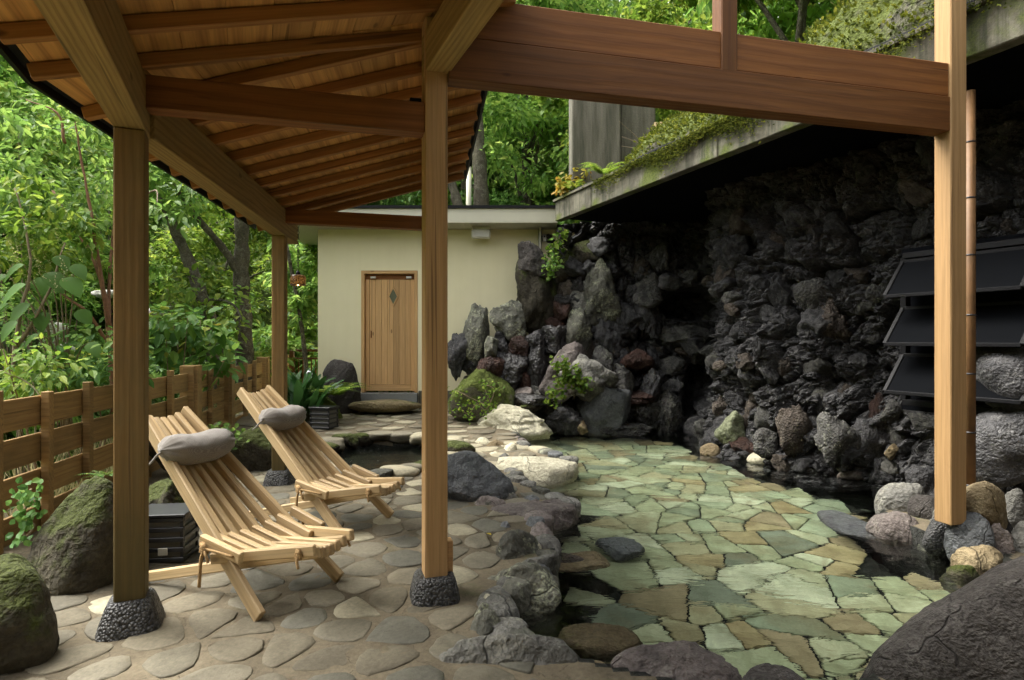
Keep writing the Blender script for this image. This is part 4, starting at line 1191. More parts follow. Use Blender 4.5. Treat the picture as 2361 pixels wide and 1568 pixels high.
# individual chunks of lava set in the wall
protos = []
for k in range(12):
    protos.append(rock_mesh('lava_rock', M['lava'], 100 + k, (1, 1, 1), 5 if k < 6 else 4, facets=13, sharp=26, rough=.15, freq=1.8, craggy=.02 + .012 * (k % 4)))
proto_m = {}
def chunk_mesh(k, mat):
    if (k, mat) not in proto_m:
        c = protos[k].copy(); c.materials.clear(); c.materials.append(M[mat]); proto_m[(k, mat)] = c
    return proto_m[(k, mat)]
rg = np.random.default_rng(77)
def avoid(x, y):
    if 2030 < x < 2365 and 575 < y < 935: return True
    for cx, cy, rx, ry in ((1595, 700, 88, 48), (1608, 905, 42, 85), (1730, 550, 36, 42)):
        if ((x - cx) / rx) ** 2 + ((y - cy) / ry) ** 2 < 1: return True
    return False
placed = []
tries = 0
while len(placed) < 200 and tries < 9000:
    tries += 1
    iu = rg.integers(14, NU - 95); iv = int(NV * (.13 + .87 * rg.random() ** 1.35))
    if iv >= NV: continue
    q = WALLP[iv, iu]; 
    if q[1] < 2.5: continue
    px = 1180.5 + F * q[0] / q[1]; py = 784 + F * (EYE - q[2]) / q[1]
    if px > 2420 or avoid(px, py): continue
    if px < 1430 and py < 980: continue
    s = rg.uniform(.15, .46) * (1.15 if q[2] < .5 else .95)
    if any((q[0] - a[0]) ** 2 + (q[1] - a[1]) ** 2 + (q[2] - a[2]) ** 2 < (.38 * (s + b)) ** 2 for a, b in placed): continue
    placed.append((q, s))
    r = rg.random()
    mt = 'lava' if r < .62 else 'lava_brown' if r < .84 else 'lava_pale' if r < .985 else 'lava_red'
    if q[2] > 2.0 and mt == 'lava_pale': mt = 'lava_brown'
    o = ob('lava_rock', chunk_mesh(int(rg.integers(0, 12)), mt), wallo, loc=q - np.array([NX[0, iu], NY[0, iu], 0]) * s * .30,
           rot=tuple(rg.uniform(0, 6.28, 3)), scale=tuple(s * rg.uniform(.75, 1.35, 3)))
# marked individual stones of the wall
def wall_stone(mat, x0, y0, x1, y1, seed, out=.08, Y=None, **kw):
    p, n = wall_at_px((x0 + x1) / 2, (y0 + y1) / 2)
    Yd = Y if Y else p.y + .02
    kw.setdefault('facets', 10); kw.setdefault('rough', .12); kw.setdefault('craggy', .04)
    return rockpx('wall_stone', mat, x0, y0, x1, y1, Yd, seed, wallo, **kw)
wall_stone('greenstone', 1648, 945, 1735, 1050, 201, sharp=14)
wall_stone('lava_pale', 1735, 985, 1800, 1060, 202)
wall_stone('lava_brown', 1790, 930, 1885, 1070, 203, craggy=.1)
wall_stone('lava_pale', 1880, 950, 1985, 1090, 204, craggy=.1)
wall_stone('lava', 1960, 960, 2060, 1085, 205, craggy=.1)
wall_stone('tan_rock', 2040, 1022, 2072, 1062, 206)
wall_stone('grey_rock', 2022, 1050, 2088, 1098, 207, facets=3, sharp=3, craggy=0, rough=.05)
wall_stone('lava_pale', 2030, 920, 2090, 975, 208)
wall_stone('lava_pale', 1995, 655, 2030, 700, 209)
wall_stone('lava_brown', 1870, 680, 1960, 800, 210, craggy=.1)
wall_stone('lava_pale', 1830, 640, 1920, 740, 211)
wall_stone('lava_brown', 1640, 905, 1700, 960, 212)
wall_stone('lava_pale', 1520, 745, 1650, 800, 213, craggy=.1)
for cx_, cy_, rx_, ry_, m_ in ((1592, 706, 104, 64, 9), (1606, 880, 62, 84, 7)):
    for k in range(m_):      # stones arching over the hollows
        a_ = math.pi * (1.04 - 1.08 * k / (m_ - 1)); x_ = cx_ + rx_ * math.cos(a_); y_ = cy_ - ry_ * math.sin(a_); r_ = 24 + 8 * math.sin(k * 2.3)
        wall_stone(['lava', 'lava_pale', 'lava_brown'][k % 3], x_ - r_ * 1.15, y_ - r_ * .8, x_ + r_ * 1.15, y_ + r_ * .8, 230 + k + int(rx_), facets=13, sharp=22, craggy=.05)
wall_stone('lava', 2090, 1075, 2170, 1150, 214, craggy=.1, Y=5.3)
wall_stone('lava', 2245, 770, 2480, 1010, 215, craggy=.05, Y=4.5, depth=.7)
wall_stone('lava', 2235, 930, 2470, 1130, 216, craggy=.05, Y=4.45, depth=.7)
for i, (x0, y0, x1, y1) in enumerate(((1615, 1022, 1662, 1048), (1722, 1042, 1790, 1066), (1785, 1056, 1838, 1076), (1930, 1082, 2010, 1102), (1840, 1062, 1900, 1088))):
    Yg = gr(0, y1, WATER_Z).y
    rockpx('foot_stone', ['tan_rock', 'cream_rock', 'tan_rock', 'purple_rock', 'lava_pale'][i], x0, y0, x1, y1 + 8, Yg, 220 + i, wallo, facets=5, sharp=5, rough=.06)

# louvred window in the wall
win = thing('louvre_window', 'black metal louvre window with three tilted dark panes in the rock wall', 'window')
wd = Vector((-.425, .905, 0)).normalized(); wn_ = Vector((-.905, -.425, 0)).normalized()
W0 = Vector((3.43, 5.23, 0)); W1 = W0 - wd * .98
zt, zb = 2.06, .83
V = [up(W0 + wd * .06 - wn_ * .10, zb - .1), up(W1 - wd * .1 - wn_ * .10, zb - .1), up(W1 - wd * .1 - wn_ * .10, zt + .12), up(W0 + wd * .06 - wn_ * .10, zt + .12)]
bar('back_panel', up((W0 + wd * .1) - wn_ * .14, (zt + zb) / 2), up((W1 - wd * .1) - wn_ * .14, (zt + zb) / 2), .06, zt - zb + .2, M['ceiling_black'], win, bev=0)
bar('jamb', up(W0, zb), up(W0, zt), .05, .07, M['black_metal'], win, up=wn_)
bar('jamb', up(W1, zb), up(W1, zt), .05, .07, M['black_metal'], win, up=wn_)
bar('head', up(W0, zt + .02), up(W1, zt + .02), .09, .05, M['black_metal'], win)
bar('sill', up(W0, zb - .02), up(W1, zb - .02), .09, .05, M['black_metal'], win)
for k in range(3):
    ztop = zt - .03 - k * .405; out = .25; dz_ = .31
    a0 = up(W0 + wn_ * .03, ztop); a1 = up(W1 + wn_ * .03, ztop)
    b0 = a0 + wn_ * out - Vector((0, 0, dz_)); b1 = a1 + wn_ * out - Vector((0, 0, dz_))
    lou = empty('louvre'); lou.parent = win
    mid0, mid1 = (a0 + b0) / 2, (a1 + b1) / 2
    sl = (b0 - a0).normalized(); nrm_ = sl.cross(wd).normalized()
    bar('pane', mid0, mid1, .39, .008, M['glass_dark'], lou, up=nrm_, bev=0)
    bar('louvre_frame', a0, b0, .035, .03, M['black_metal'], lou); bar('louvre_frame', a1, b1, .035, .03, M['black_metal'], lou)
    bar('louvre_frame', b0, b1, .035, .03, M['black_metal'], lou); bar('louvre_frame', a0, a1, .03, .03, M['black_metal'], lou)

# rough grotto of rocks between bath house and wall
grot = thing('waterfall_rockery', 'rockery of stacked boulders with a wet red brown cascade beside the bath house', 'rockery')
def gp(z0, z1, z2, z3): return (1032.9 + z0 * .3176, 516.4 + z1 * .3176, 1032.9 + z2 * .3176, 516.4 + z3 * .3176)
GR = [
 ('dark_boulder', (515, 140, 740, 335), 9.75, dict(facets=7, sharp=7)),
 ('mossy_rock', (515, 250, 800, 790), 9.85, dict(facets=9, sharp=9, craggy=.05)),
 ('lichen_rock', (120, 590, 285, 1040), 9.75, dict(facets=9, sharp=8, craggy=.05)),
 ('lichen_rock', (325, 548, 560, 810), 9.8, dict(facets=9, craggy=.05)),
 ('lichen_rock', (268, 815, 362, 915), 9.5, dict(facets=5)),
 ('wet_black', (290, 790, 470, 1000), 9.75, dict(facets=8, craggy=.06)),
 ('lava_red', (440, 815, 575, 985), 9.55, dict(facets=8)),
 ('wet_black', (545, 770, 700, 900), 9.6, dict(facets=8, craggy=.06)),
 ('wet_black', (680, 740, 890, 920), 9.65, dict(facets=8, craggy=.08)),
 ('wet_black', (300, 920, 580, 1130), 9.6, dict(facets=8, craggy=.08)),
 ('lava_red', (200, 960, 400, 1110), 9.45, dict(facets=8)),
 ('lava_red', (770, 520, 880, 630), 9.7, dict(facets=6)),
 ('lava_red', (700, 600, 880, 790), 9.9, dict(facets=8, craggy=.05)),
 ('wet_black', (560, 890, 720, 1230), 9.5, dict(facets=8, craggy=.05)),
 ('lava_red', (480, 1070, 600, 1200), 9.55, dict(facets=6)),
 ('purple_rock', (690, 868, 1010, 1235), 9.25, dict(facets=6, sharp=6)),
 ('grey_rock', (820, 940, 1200, 1215), 9.2, dict(facets=7, sharp=8)),
 ('lichen_rock', (868, 615, 1035, 905), 9.6, dict(facets=3, sharp=4)),
 ('lichen_rock', (985, 265, 1225, 710), 9.75, dict(facets=9, sharp=8, craggy=.05)),
 ('grey_rock', (955, 258, 1105, 450), 9.9, dict(facets=5)),
 ('grey_rock', (872, 440, 1060, 635), 9.85, dict(facets=6)),
 ('mossy_rock', (915, 110, 1205, 250), 10.05, dict(facets=8)),
 ('mossy_rock', (780, 190, 960, 460), 10.1, dict(facets=8)),
 ('lava_brown', (800, 410, 920, 540), 9.9, dict(facets=8)),
 ('lava', (0, 800, 135, 1060), 9.7, dict(facets=8, craggy=.08)),
 ('lava', (1060, 640, 1260, 920), 9.75, dict(facets=8, craggy=.1)),
 ('lava_pale', (1060, 890, 1215, 1110), 9.6, dict(facets=7)),
 ('lava', (1180, 560, 1330, 760), 9.8, dict(facets=8, craggy=.1)),
 ('lava', (1200, 250, 1330, 560), 10.0, dict(facets=8, craggy=.1)),
 ('lava', (1190, 870, 1330, 1080), 9.7, dict(facets=8, craggy=.1)),
 ('lava_red', (1265, 905, 1480, 985), 9.65, dict(facets=7)),
 ('lava', (1340, 540, 1540, 760), 9.7, dict(facets=8, craggy=.12)),
 ('lava_pale', (1380, 360, 1560, 540), 9.6, dict(facets=8, craggy=.1)),
 ('slate_rock', (930, 1170, 1290, 1500), 9.35, dict(facets=10, sharp=16)),
 ('lava_pale', (1150, 1010, 1340, 1220), 9.55, dict(facets=9, sharp=12)),
 ('lava_red', (1260, 1215, 1490, 1290), 9.5, dict(facets=7)),
 ('lava_pale', (1340, 1270, 1530, 1470), 9.5, dict(facets=9, craggy=.1)),
 ('lava_pale', (1500, 1200, 1680, 1480), 9.55, dict(facets=9, craggy=.12)),
 ('lava', (1400, 1050, 1560, 1240), 9.6, dict(facets=9, craggy=.1)),
 ('lava', (720, 1310, 970, 1510), 9.2, dict(facets=8, craggy=.08)),
 ('mossy_rock', (525, 1270, 700, 1360), 9.1, dict(facets=6)),
 ('purple_rock', (480, 1185, 615, 1250), 9.3, dict(facets=7)),
 ('wet_black', (510, 1225, 810, 1300), 9.25, dict(facets=9, sharp=14)),
 ('lava', (650, 1200, 900, 1420), 9.5, dict(facets=8)),
 ('tan_rock', (935, 1430, 1012, 1505), 9.05, dict(facets=4, sharp=16)),
 ('lava_pale', (1110, 1440, 1440, 1520), 9.35, dict(facets=8)),
]
for i, (mt, bx_, Y, kw) in enumerate(GR):
    kw.setdefault('rough', .12); kw['facets'] = kw.get('facets', 8) + 5; kw.setdefault('craggy', .025)
    x0, y0, x1, y1 = gp(*bx_); gx_, gy_ = (x1 - x0) * .10, (y1 - y0) * .05; x0 -= gx_; x1 += gx_; y0 -= gy_; y1 += gy_
    kw['sharp'] = kw.get('sharp', 9) + 5
    if (x1 - x0) > 48: kw.setdefault('sub', 5)
    rockpx('boulder', mt, x0, y0, x1, y1, Y, 300 + i, grot, sink=.16 if y0 < 900 else .05, depth=max(.35, (x1 - x0) / F * Y * .85), **kw)

# smaller stones wedged between the boulders
rg = np.random.default_rng(91)
for i in range(64):
    x = rg.uniform(1060, 1440); y = rg.uniform(770 if x < 1290 else 540, 985)
    Yd = 9.72 + rg.uniform(0, .25) - .25 * (y > 900); s_ = rg.uniform(.2, .42); p = at(x, y, Yd)
    ob('wedge_stone', chunk_mesh(int(rg.integers(0, 12)), ['lava', 'wet_black', 'lava_brown', 'lava', 'wet_black', 'grey_rock'][int(rg.integers(0, 6))]), grot, loc=p, rot=tuple(rg.uniform(0, 6.28, 3)), scale=tuple(s_ * rg.uniform(.75, 1.3, 3)))

# ------------------------------------------------------------------ stones edging the pools
rim = empty('pool_rim'); struct(rim, 'uneven rock edging mortared around the hot spring pool')
def rim_stone(mat, x0, y0, x1, y1, seed, Y=None, sink=.22, **kw):
    Yb = Y if Y else gr(0, y1 - 6, -.02).y + (x1 - x0) / F * 1.2
    kw.setdefault('facets', 7); kw.setdefault('sharp', 8); kw.setdefault('rough', .10)
    return rockpx('rim_stone', mat, x0, y0, x1, y1, Yb, seed, rim, sink=sink, **kw)
RS = [('purple_rock', 1085, 1143, 1185, 1178, {}), ('grey_rock', 1128, 1132, 1172, 1152, {}), ('slate_rock', 1185, 1140, 1252, 1166, {}), ('grey_rock', 1160, 1136, 1205, 1162, {}),
      ('slate_rock', 1148, 1203, 1192, 1232, {}), ('lichen_rock', 1140, 1222, 1256, 1300, dict(craggy=.04, sub=5)), ('cream_rock', 1175, 1250, 1252, 1292, dict(craggy=.05)),
      ('lichen_rock', 1100, 1296, 1292, 1385, dict(craggy=.04, sub=5)), ('lichen_rock', 1088, 1390, 1150, 1450, dict(sharp=12)), ('cream_rock', 1105, 1370, 1180, 1420, dict(sharp=12)),
      ('lichen_rock', 1080, 1400, 1176, 1480, dict(craggy=.06)), ('tan_rock', 1040, 1462, 1130, 1502, {}), ('lichen_rock', 1125, 1360, 1200, 1392, {}),
      ('lichen_rock', 1075, 1430, 1150, 1490, dict(craggy=.04)), ('cream_rock', 1120, 1395, 1172, 1440, dict(sharp=12)), ('lichen_rock', 1160, 1262, 1225, 1305, {}), ('grey_rock', 1140, 1330, 1200, 1372, {}),
      ('purple_rock', 1200, 1148, 1262, 1172, {}), ('lichen_rock', 1100, 1150, 1150, 1176, {}), ('cream_rock', 1090, 1008, 1145, 1036, {}), ('tan_rock', 1120, 1014, 1175, 1040, {}), ('cream_rock', 1150, 1020, 1215, 1050, {}), ('cobble_pale', 1050, 1012, 1105, 1034, {}),
      ('cobble_pale', 1170, 1046, 1235, 1066, {}), ('grey_rock', 1140, 1044, 1185, 1064, {}), ('cobble_pale', 1060, 1034, 1130, 1054, {}), ('cream_rock', 1110, 1040, 1165, 1056, {})]
for i, (mt, x0, y0, x1, y1, kw) in enumerate(RS): rim_stone(mt, x0, y0, x1, y1, 500 + i, **kw)
# right hand group under the post
RR = [('grey_rock', 2026, 1112, 2132, 1196, 4.85), ('purple_rock', 2013, 1180, 2135, 1254, 4.45), ('grey_rock', 2120, 1190, 2215, 1235, 4.4), ('tan_rock', 2198, 1105, 2315, 1176, 4.0),
      ('grey_rock', 2305, 1125, 2362, 1200, 4.15), ('purple_rock', 2200, 1160, 2290, 1225, 4.0), ('dark_boulder', 2260, 1160, 2345, 1250, 4.0), ('slate_rock', 2190, 1185, 2285, 1262, 3.85),
      ('purple_rock', 2270, 1205, 2330, 1270, 3.85), ('lichen_rock', 2120, 1228, 2210, 1282, 4.2), ('tan_rock', 2200, 1250, 2320, 1312, 3.8), ('grey_rock', 2330, 1190, 2400, 1290, 3.85),
      ('mossy_rock', 2175, 1300, 2260, 1380, 3.7), ('dark_boulder', 2100, 1140, 2200, 1200, 4.6), ('grey_rock', 2150, 1165, 2250, 1230, 4.25)]
for i, (mt, x0, y0, x1, y1, Y) in enumerate(RR): rim_stone(mt, x0, y0, x1, y1, 540 + i, Y=Y, sink=.2, facets=5, sharp=6)
rb2 = rim_stone('dark_boulder', 2128, 1186, 2190, 1252, 560, Y=4.05, sink=.1, facets=4, sharp=12, rough=.02); rb2.data.materials[0] = M['pebbledash']
# submerged and half submerged rocks
sub_ = [('tan_rock', 1258, 1280, 1405, 1330, -.17, .10), ('lava_brown', 1262, 1282, 1345, 1306, -.14, .08), ('slate_rock', 1375, 1296, 1485, 1342, -.40, .2), ('tan_rock', 1285, 1455, 1480, 1525, -.2, .25), ('slate_rock', 1900, 1175, 2015, 1240, -.12, .2),
        ('slate_rock', 1920, 1275, 2055, 1330, -.50, .12), ('lava', 1810, 1130, 2030, 1180, -.50, .12), ('tan_rock', 1190, 1110, 1290, 1135, -.16, .16)]
for i, (mt, x0, y0, x1, y1, z, hgt) in enumerate(sub_):
    a = gr((x0 + x1) / 2, (y0 + y1) / 2, z); w = (x1 - x0) / F * a.y; dpt = abs(gr(0, y0, z).y - gr(0, y1, z).y)
    rock('submerged_stone', mt, (a.x, a.y, z - hgt / 2 + .02), (w, max(dpt, w * .5), hgt), 580 + i, rim, facets=6, sharp=8, rough=.06, flat=.5)
# low continuous kerb of flat stones along the left side of the pool
rg = np.random.default_rng(15)
edge = grow(POOL, .05)[:14]; edge = [grow(POOL, .05)[-1]] + edge
q_ = 0
for a, b in zip(edge[:-1], edge[1:]):
    a = np.array(a); b = np.array(b); L = np.linalg.norm(b - a); m_ = max(1, int(round(L / .19)))
    for j in range(m_):
        p = a + (b - a) * ((j + rg.uniform(.25, .75)) / m_); q_ += 1
        s_ = rg.uniform(.20, .34); yaw_ = math.atan2(b[1] - a[1], b[0] - a[0]) + rg.normal(0, .3)
        rock('kerb_stone', ['grey_rock', 'lichen_rock', 'purple_rock', 'grey_rock', 'cobble_pale', 'slate_rock'][rg.integers(0, 6)], (p[0], p[1], -.10 + rg.uniform(-.01, .025)), (s_ * 1.15, s_ * .8, .27), 900 + q_, rim, rz=yaw_, facets=6, sharp=8, rough=.10, sub=4, flat=.62)
# ring of the small pool
cs = np.mean(SPOOL, 0); k = 0
per = grow(SPOOL, .09); n = len(per)
rg = np.random.default_rng(5)
tot = []
for i in range(n):
    a = np.array(per[i]); b = np.array(per[(i + 1) % n]); L = np.linalg.norm(b - a); tot.append((a, b, L))
for a, b, L in tot:
    m_ = max(1, int(round(L / .27)))
    for j in range(m_):
        p = a + (b - a) * ((j + .5) / m_); k += 1
        far = p[1] > cs[1]
        s = rg.uniform(.24, .36)
        rock('rim_stone', ['mossy_rock', 'cobble_pale', 'lichen_rock', 'cobble'][rg.integers(0, 4)], (p[0], p[1], .02 + (.03 if far else -.01)), (s * 1.45, s * 1.0, rg.uniform(.16, .20) if far else .13), 620 + k, rim, rz=rg.uniform(-.4, .4), facets=5, sharp=6, rough=.07, sub=4, flat=.6)
# notable boulders, each a thing of its own
def boulder(label, mat, x0, y0, x1, y1, Y, seed, depth=None, sink=.1, **kw):
    kw.setdefault('sub', 5); kw.setdefault('rough', .09)
    o = rockpx('boulder', mat, x0, y0, x1, y1, Y, seed, depth=depth, sink=sink, **kw)
    return tag(o, label, 'boulder')
boulder('smooth dark blue grey boulder between centre post and pool', 'slate_rock', 985, 1040, 1188, 1150, 5.35, 701, depth=.75, facets=5, sharp=6)
boulder('flat cream slab stone lying in the pool edge behind the dark boulder', 'cream_rock', 1140, 1058, 1335, 1112, 6.25, 702, depth=.55, sink=.30, facets=4, sharp=8, flat=.55)
boulder('flat purplish slab overhanging the pool water at its left edge', 'purple_rock', 1112, 1163, 1342, 1225, 4.75, 703, depth=.5, sink=.30, facets=4, sharp=8, flat=.55)
o = boulder('large pale cream boulder with a scooped face at the far pool corner', 'cream_rock', 1078, 932, 1276, 1014, 8.9, 704, depth=.75, facets=8, sharp=9, rough=.15)
boulder('moss and ivy covered boulder left of the cascade', 'mossy_thick', 1030, 845, 1190, 972, 9.2, 705, depth=.8, facets=6, sharp=6, rough=.12)
boulder('huge dark smooth boulder filling the lower right corner', 'dark_boulder', 1945, 1282, 3385, 2560, 2.3, 706, depth=1.2, facets=5, sharp=9, rough=.05, craggy=.006, sub=6)
boulder('broad grey pitted rock at the front edge of the pool', 'grey_rock', 970, 1462, 1400, 1680, 2.55, 707, depth=.42, facets=8, sharp=9, rough=.08, craggy=.02, sub=6)
boulder('small rounded tan rock between the two front pool rocks', 'tan_rock', 1335, 1530, 1440, 1600, 2.5, 708, depth=.2, facets=4)
boulder('rough purplish rock at the front pool edge near bottom centre', 'purple_rock', 1410, 1500, 1720, 1660, 2.5, 709, depth=.3, facets=8, craggy=.04)
boulder('low dark rock at the bottom edge beside the huge corner boulder', 'dark_boulder', 1690, 1545, 1900, 1640, 2.42, 710, depth=.3, facets=7)
boulder('tall moss covered boulder behind the left pavilion post', 'mossy_rock', 80, 1100, 285, 1420, 3.4, 711, depth=.5, facets=3, sharp=4, rough=.07)
boulder('round brown boulder at the lower left corner of the terrace', 'mossy_rock', -110, 1295, 130, 1580, 2.55, 712, depth=.42, facets=4, sharp=5, rough=.07)
bd_ = [('mossy boulder right behind the front lounger backrest by the fence', 'mossy_rock', 330, 1108, 452, 1200, 4.3, 713), ('grey green boulder above the floor lantern behind front lounger', 'mossy_rock', 345, 1112, 420, 1196, 3.95, 714),
       ('low rounded rock at the fence foot behind front lounger', 'mossy_rock', 330, 968, 460, 1060, 6.0, 715), ('dark mossy boulder between the loungers near the fence', 'mossy_rock', 536, 985, 640, 1095, 6.3, 716),
       ('small dark mossy rock under leaves between the loungers', 'mossy_thick', 480, 1000, 560, 1095, 6.5, 717), ('dark brown pointed boulder against the bath house wall left of door', 'dark_boulder', 737, 828, 832, 955, 9.75, 718),
       ('moss mound under the fern beside the second lantern', 'mossy_thick', 700, 905, 790, 985, 9.2, 719)]
for lb_, mt, x0, y0, x1, y1, Y, sd_ in bd_:
    boulder(lb_, mt, x0, y0, x1, y1, Y, sd_, sub=4, sink=.12)
boulder('dark round rock standing behind the floor lantern', 'dark_boulder', 395, 1195, 450, 1312, 3.95, 720, sub=4)

# ------------------------------------------------------------------ loungers
def linen():
    m, nt, nd, lk, bs = mat_new('linen')
    tc = nd.new('ShaderNodeTexCoord')
    n1 = noise_n(nd, lk, tc.outputs['Object'], 5, 5, .6)
    w1 = nd.new('ShaderNodeTexWave'); w1.inputs['Scale'].default_value = 130; w1.inputs['Distortion'].default_value = 2; lk.new(tc.outputs['Object'], w1.inputs[0])
    w2 = nd.new('ShaderNodeTexWave'); w2.bands_direction = 'Z'; w2.inputs['Scale'].default_value = 130; w2.inputs['Distortion'].default_value = 2; lk.new(tc.outputs['Object'], w2.inputs[0])
    wv = math_n(nd, lk, 'MULTIPLY', w1.outputs['Fac'], w2.outputs['Fac'])
    r = ramp(nd, [(.0, (.185, .168, .15)), (1, (.33, .305, .275))]); lk.new(wv, r.inputs[0])
    lk.new(r.outputs[0], bs.inputs['Base Color']); bs.inputs['Roughness'].default_value = .95; bs.inputs['Specular IOR Level'].default_value = .1
    bs.inputs['Sheen Weight'].default_value = .3
    bump(nd, lk, math_n(nd, lk, 'ADD', wv, n1.outputs[0]), bs, .35, .004)
    return m
M['linen'] = linen()

def make_lounger(label, pos, yaw, top_z=.955):
    t = thing('wood_lounger', label, 'lounge chair', (pos[0], pos[1], .012), yaw, 'slatted wooden loungers on the terrace')
    w_, dp_ = .033, .058
    # straight run of the backrest boards in the side view: foot (.335, 0) up to top (-.80, .945)
    fu, fz, tu, tz_ = .340, .0, -.815, top_z
    def back_at(z): return fu + (tu - fu) * (z - fz) / (tz_ - fz)
    nB = 7
    for i in range(nB):
        q = (i - 3) / 3
        sag = .055 * (1 - q * q)
        vt, vc = q * .128, q * .225
        z_low = .235
        nrm = Vector((tz_ - fz, 0, fu - tu)).normalized()         # towards the sitter and up
        top = Vector((tu, vt, tz_ - .02 * (1 - q * q))) - nrm * sag * .6
        low = Vector((back_at(z_low), vc, z_low)) - nrm * sag
        if abs(q) == 1:
            vf = q * .268; low = Vector((fu, vf, fz + .012)); 
        bar('back_slat', low, top, w_, dp_ if abs(q) < 1 else .075, M['chair_wood'], t, up=nrm, bev=.006)
    nS = 8
    for j in range(nS):
        q = (j - 3.5) / 3.5
        sag = .045 * (1 - q * q)
        front = Vector((.555 - .03 * (1 - q * q), q * .128, .325 - sag * 1.0))
        rear = Vector((-.02, q * .262, .235 - sag * .5))
        if j in (1, 6):
            rear = front + (rear - front) * 2.12; rear.z = .016; rear.y = q * .262 * 1.25
        bar('seat_slat', rear, front, w_ * .92, .056, M['chair_wood'], t, bev=.006)
    for j in range(nS):
        q = (j - 3.5) / 3.5
        sag = .05 * (1 - q * q)
        a = Vector((-.055 - sag * .5, q * .282, .335 - sag)); b = Vector((.215, q * .252, .275 - sag * .9))
        if abs(q) == 1: a.y = q * .292; b.y = q * .27
        bar('short_slat', a, b, w_, .058, M['chair_wood'], t, bev=.006)
    # ropes: knots on both sides and at the front corners
    for s in (-1, 1):
        V = Vector
        c = V((.0, s * .318, .305))
        pth = smooth_path([V((-.03, s * .312, .325)), V((0, s * .325, .31)), V((.09, s * .315, .30)), V((.18, s * .295, .285))], 4)
        paths = [(pth, .007)]
        for a in range(3):
            paths.append(([c + V((.022 * math.cos(u + a), s * .010 * math.sin(2 * u + a), .022 * math.sin(u))) for u in np.linspace(0, 6.28, 9)], .007))
        paths.append((smooth_path([c, c + V((-.005, s * .012, -.05)), c + V((-.012, s * .014, -.13)), c + V((-.02, s * .012, -.19))], 4), .0085))
        paths.append((smooth_path([c, c + V((.03, s * .014, -.02)), c + V((.05, s * .014, -.06))], 4), .007))
        tubes('side_rope', paths, M['rope'], t, 6)
        paths = []
        e = V((.48, s * .166, .305))
        for a in range(3):
            paths.append(([e + V((.018 * math.cos(u + a), s * .008 * math.sin(2 * u + a), .02 * math.sin(u))) for u in np.linspace(0, 6.28, 9)], .0065))
        paths.append((smooth_path([e, e + V((.0, s * .01, -.03)), e + V((.012, s * .012, -.065))], 4), .007))
        tubes('front_rope', paths, M['rope'], t, 6)
    return t
def make_pillow(label, pos, yaw, ln, dia, seed):
    """neck roll with gathered ends, lying across the backrest"""
    n, m_ = 56, 40; V = []
    rg_ = np.random.default_rng(seed)
    for i in range(n):
        tt = i / (n - 1) * 2 - 1
        env = max(0.0, 1 - abs(tt) ** 3.6) ** .62
        env = max(env, .10) if abs(tt) < .995 else .04
        waist = 1 - .07 * math.cos(tt * 2.4) ** 2
        for k in range(m_):
            a = 2 * math.pi * k / m_
            g = sstep(.55, .9, abs(tt))
            fold = 1 + float(g) * .15 * math.sin(a * 13 + 2.0 * math.sin(a * 3 + seed)) * (1 - .3 * abs(tt))
            r = dia / 2 * env * waist * fold
            V.append((r * math.cos(a) * 1.18, tt * ln / 2, r * math.sin(a) * .92))
    V = np.array(V); V += .008 * fbm(V * 9 + seed, 3, seed)[:, None] * np.array([1, .4, 1])
    V[:, 2] -= .012 * np.cos(V[:, 1] / ln * 6)
    idx = np.arange(n * m_).reshape(n, m_)
    FQ = np.c_[idx[:-1].ravel(), np.roll(idx, -1, 1)[:-1].ravel(), np.roll(idx, -1, 1)[1:].ravel(), idx[1:].ravel()]
    t = thing('neck_pillow', label, 'pillow', pos, yaw, 'grey neck pillows on the loungers')
    ob('cover', mesh_arrays('cover', V, [FQ, idx[:1], idx[-1:, ::-1]], M['linen']), t)
    for s in (-1, 1):
        tubes('strap', [(smooth_path([(0, s * ln * .47, 0), (-.01, s * ln * .52, -.012), (-.05, s * ln * .53, -.05), (-.10, s * ln * .50, -.075)], 4), .006)], M['linen'], t, 6)
    return t
CH = ((-1.382, 3.256, -.471), (-1.334, 4.436, -.453))
for i, (x, y, a) in enumerate(CH):
    make_lounger(['pale slatted wooden lounger nearest the left pavilion post', 'pale slatted wooden lounger farther back beside the small round pool'][i], (x, y), a, .90 if i == 0 else .945)
    fv = Vector((math.cos(a), math.sin(a), 0))
    p = Vector((x, y, 0)) + fv * (-.49)
    make_pillow(['mauve grey neck pillow on the nearer lounger', 'light grey neck pillow on the farther lounger'][i], (p.x, p.y, .735 if i == 0 else .75), a, .45 if i == 0 else .40, .205 if i == 0 else .20, 3 + i)

# ------------------------------------------------------------------ slatted floor lanterns
def lantern(label, x, y, z, yaw, s=1.0):
    t = thing('floor_lantern', label, 'lantern', (x, y, z), yaw, 'black slatted floor lanterns')
    W, Dp, H = .29 * s, .24 * s, .29 * s
    block('paper_box', (0, 0, .02), W - .03, Dp - .03, H - .05, M['paper'], t)
    for k in range(5):
        zz_ = .0 + k * (H - .03) / 4.3
        for sy in (-1, 1): bar('slat', Vector((-W / 2, sy * Dp / 2, zz_ + .02)), Vector((W / 2, sy * Dp / 2, zz_ + .02)), .012, .026, M['black_paint'], t, bev=.002)
        for sx in (-1, 1): bar('slat', Vector((sx * (W / 2 - .004), -Dp / 2 + .008, zz_ + .02)), Vector((sx * (W / 2 - .004), Dp / 2 - .008, zz_ + .02)), .012, .026, M['black_paint'], t, bev=.002)
    for sx in (-1, 1):
        for sy in (-1, 1): block('corner', (sx * (W / 2 - .012), sy * (Dp / 2 - .012), 0), .02, .02, H - .012, M['black_paint'], t, bev=.002)
    block('lid', (0, 0, H - .012), W + .03, Dp + .03, .02, M['black_paint'], t)
    return t
l1 = lantern('black slatted floor lantern with a white tag beside the nearer lounger', -2.15, 3.74, .0, .12)
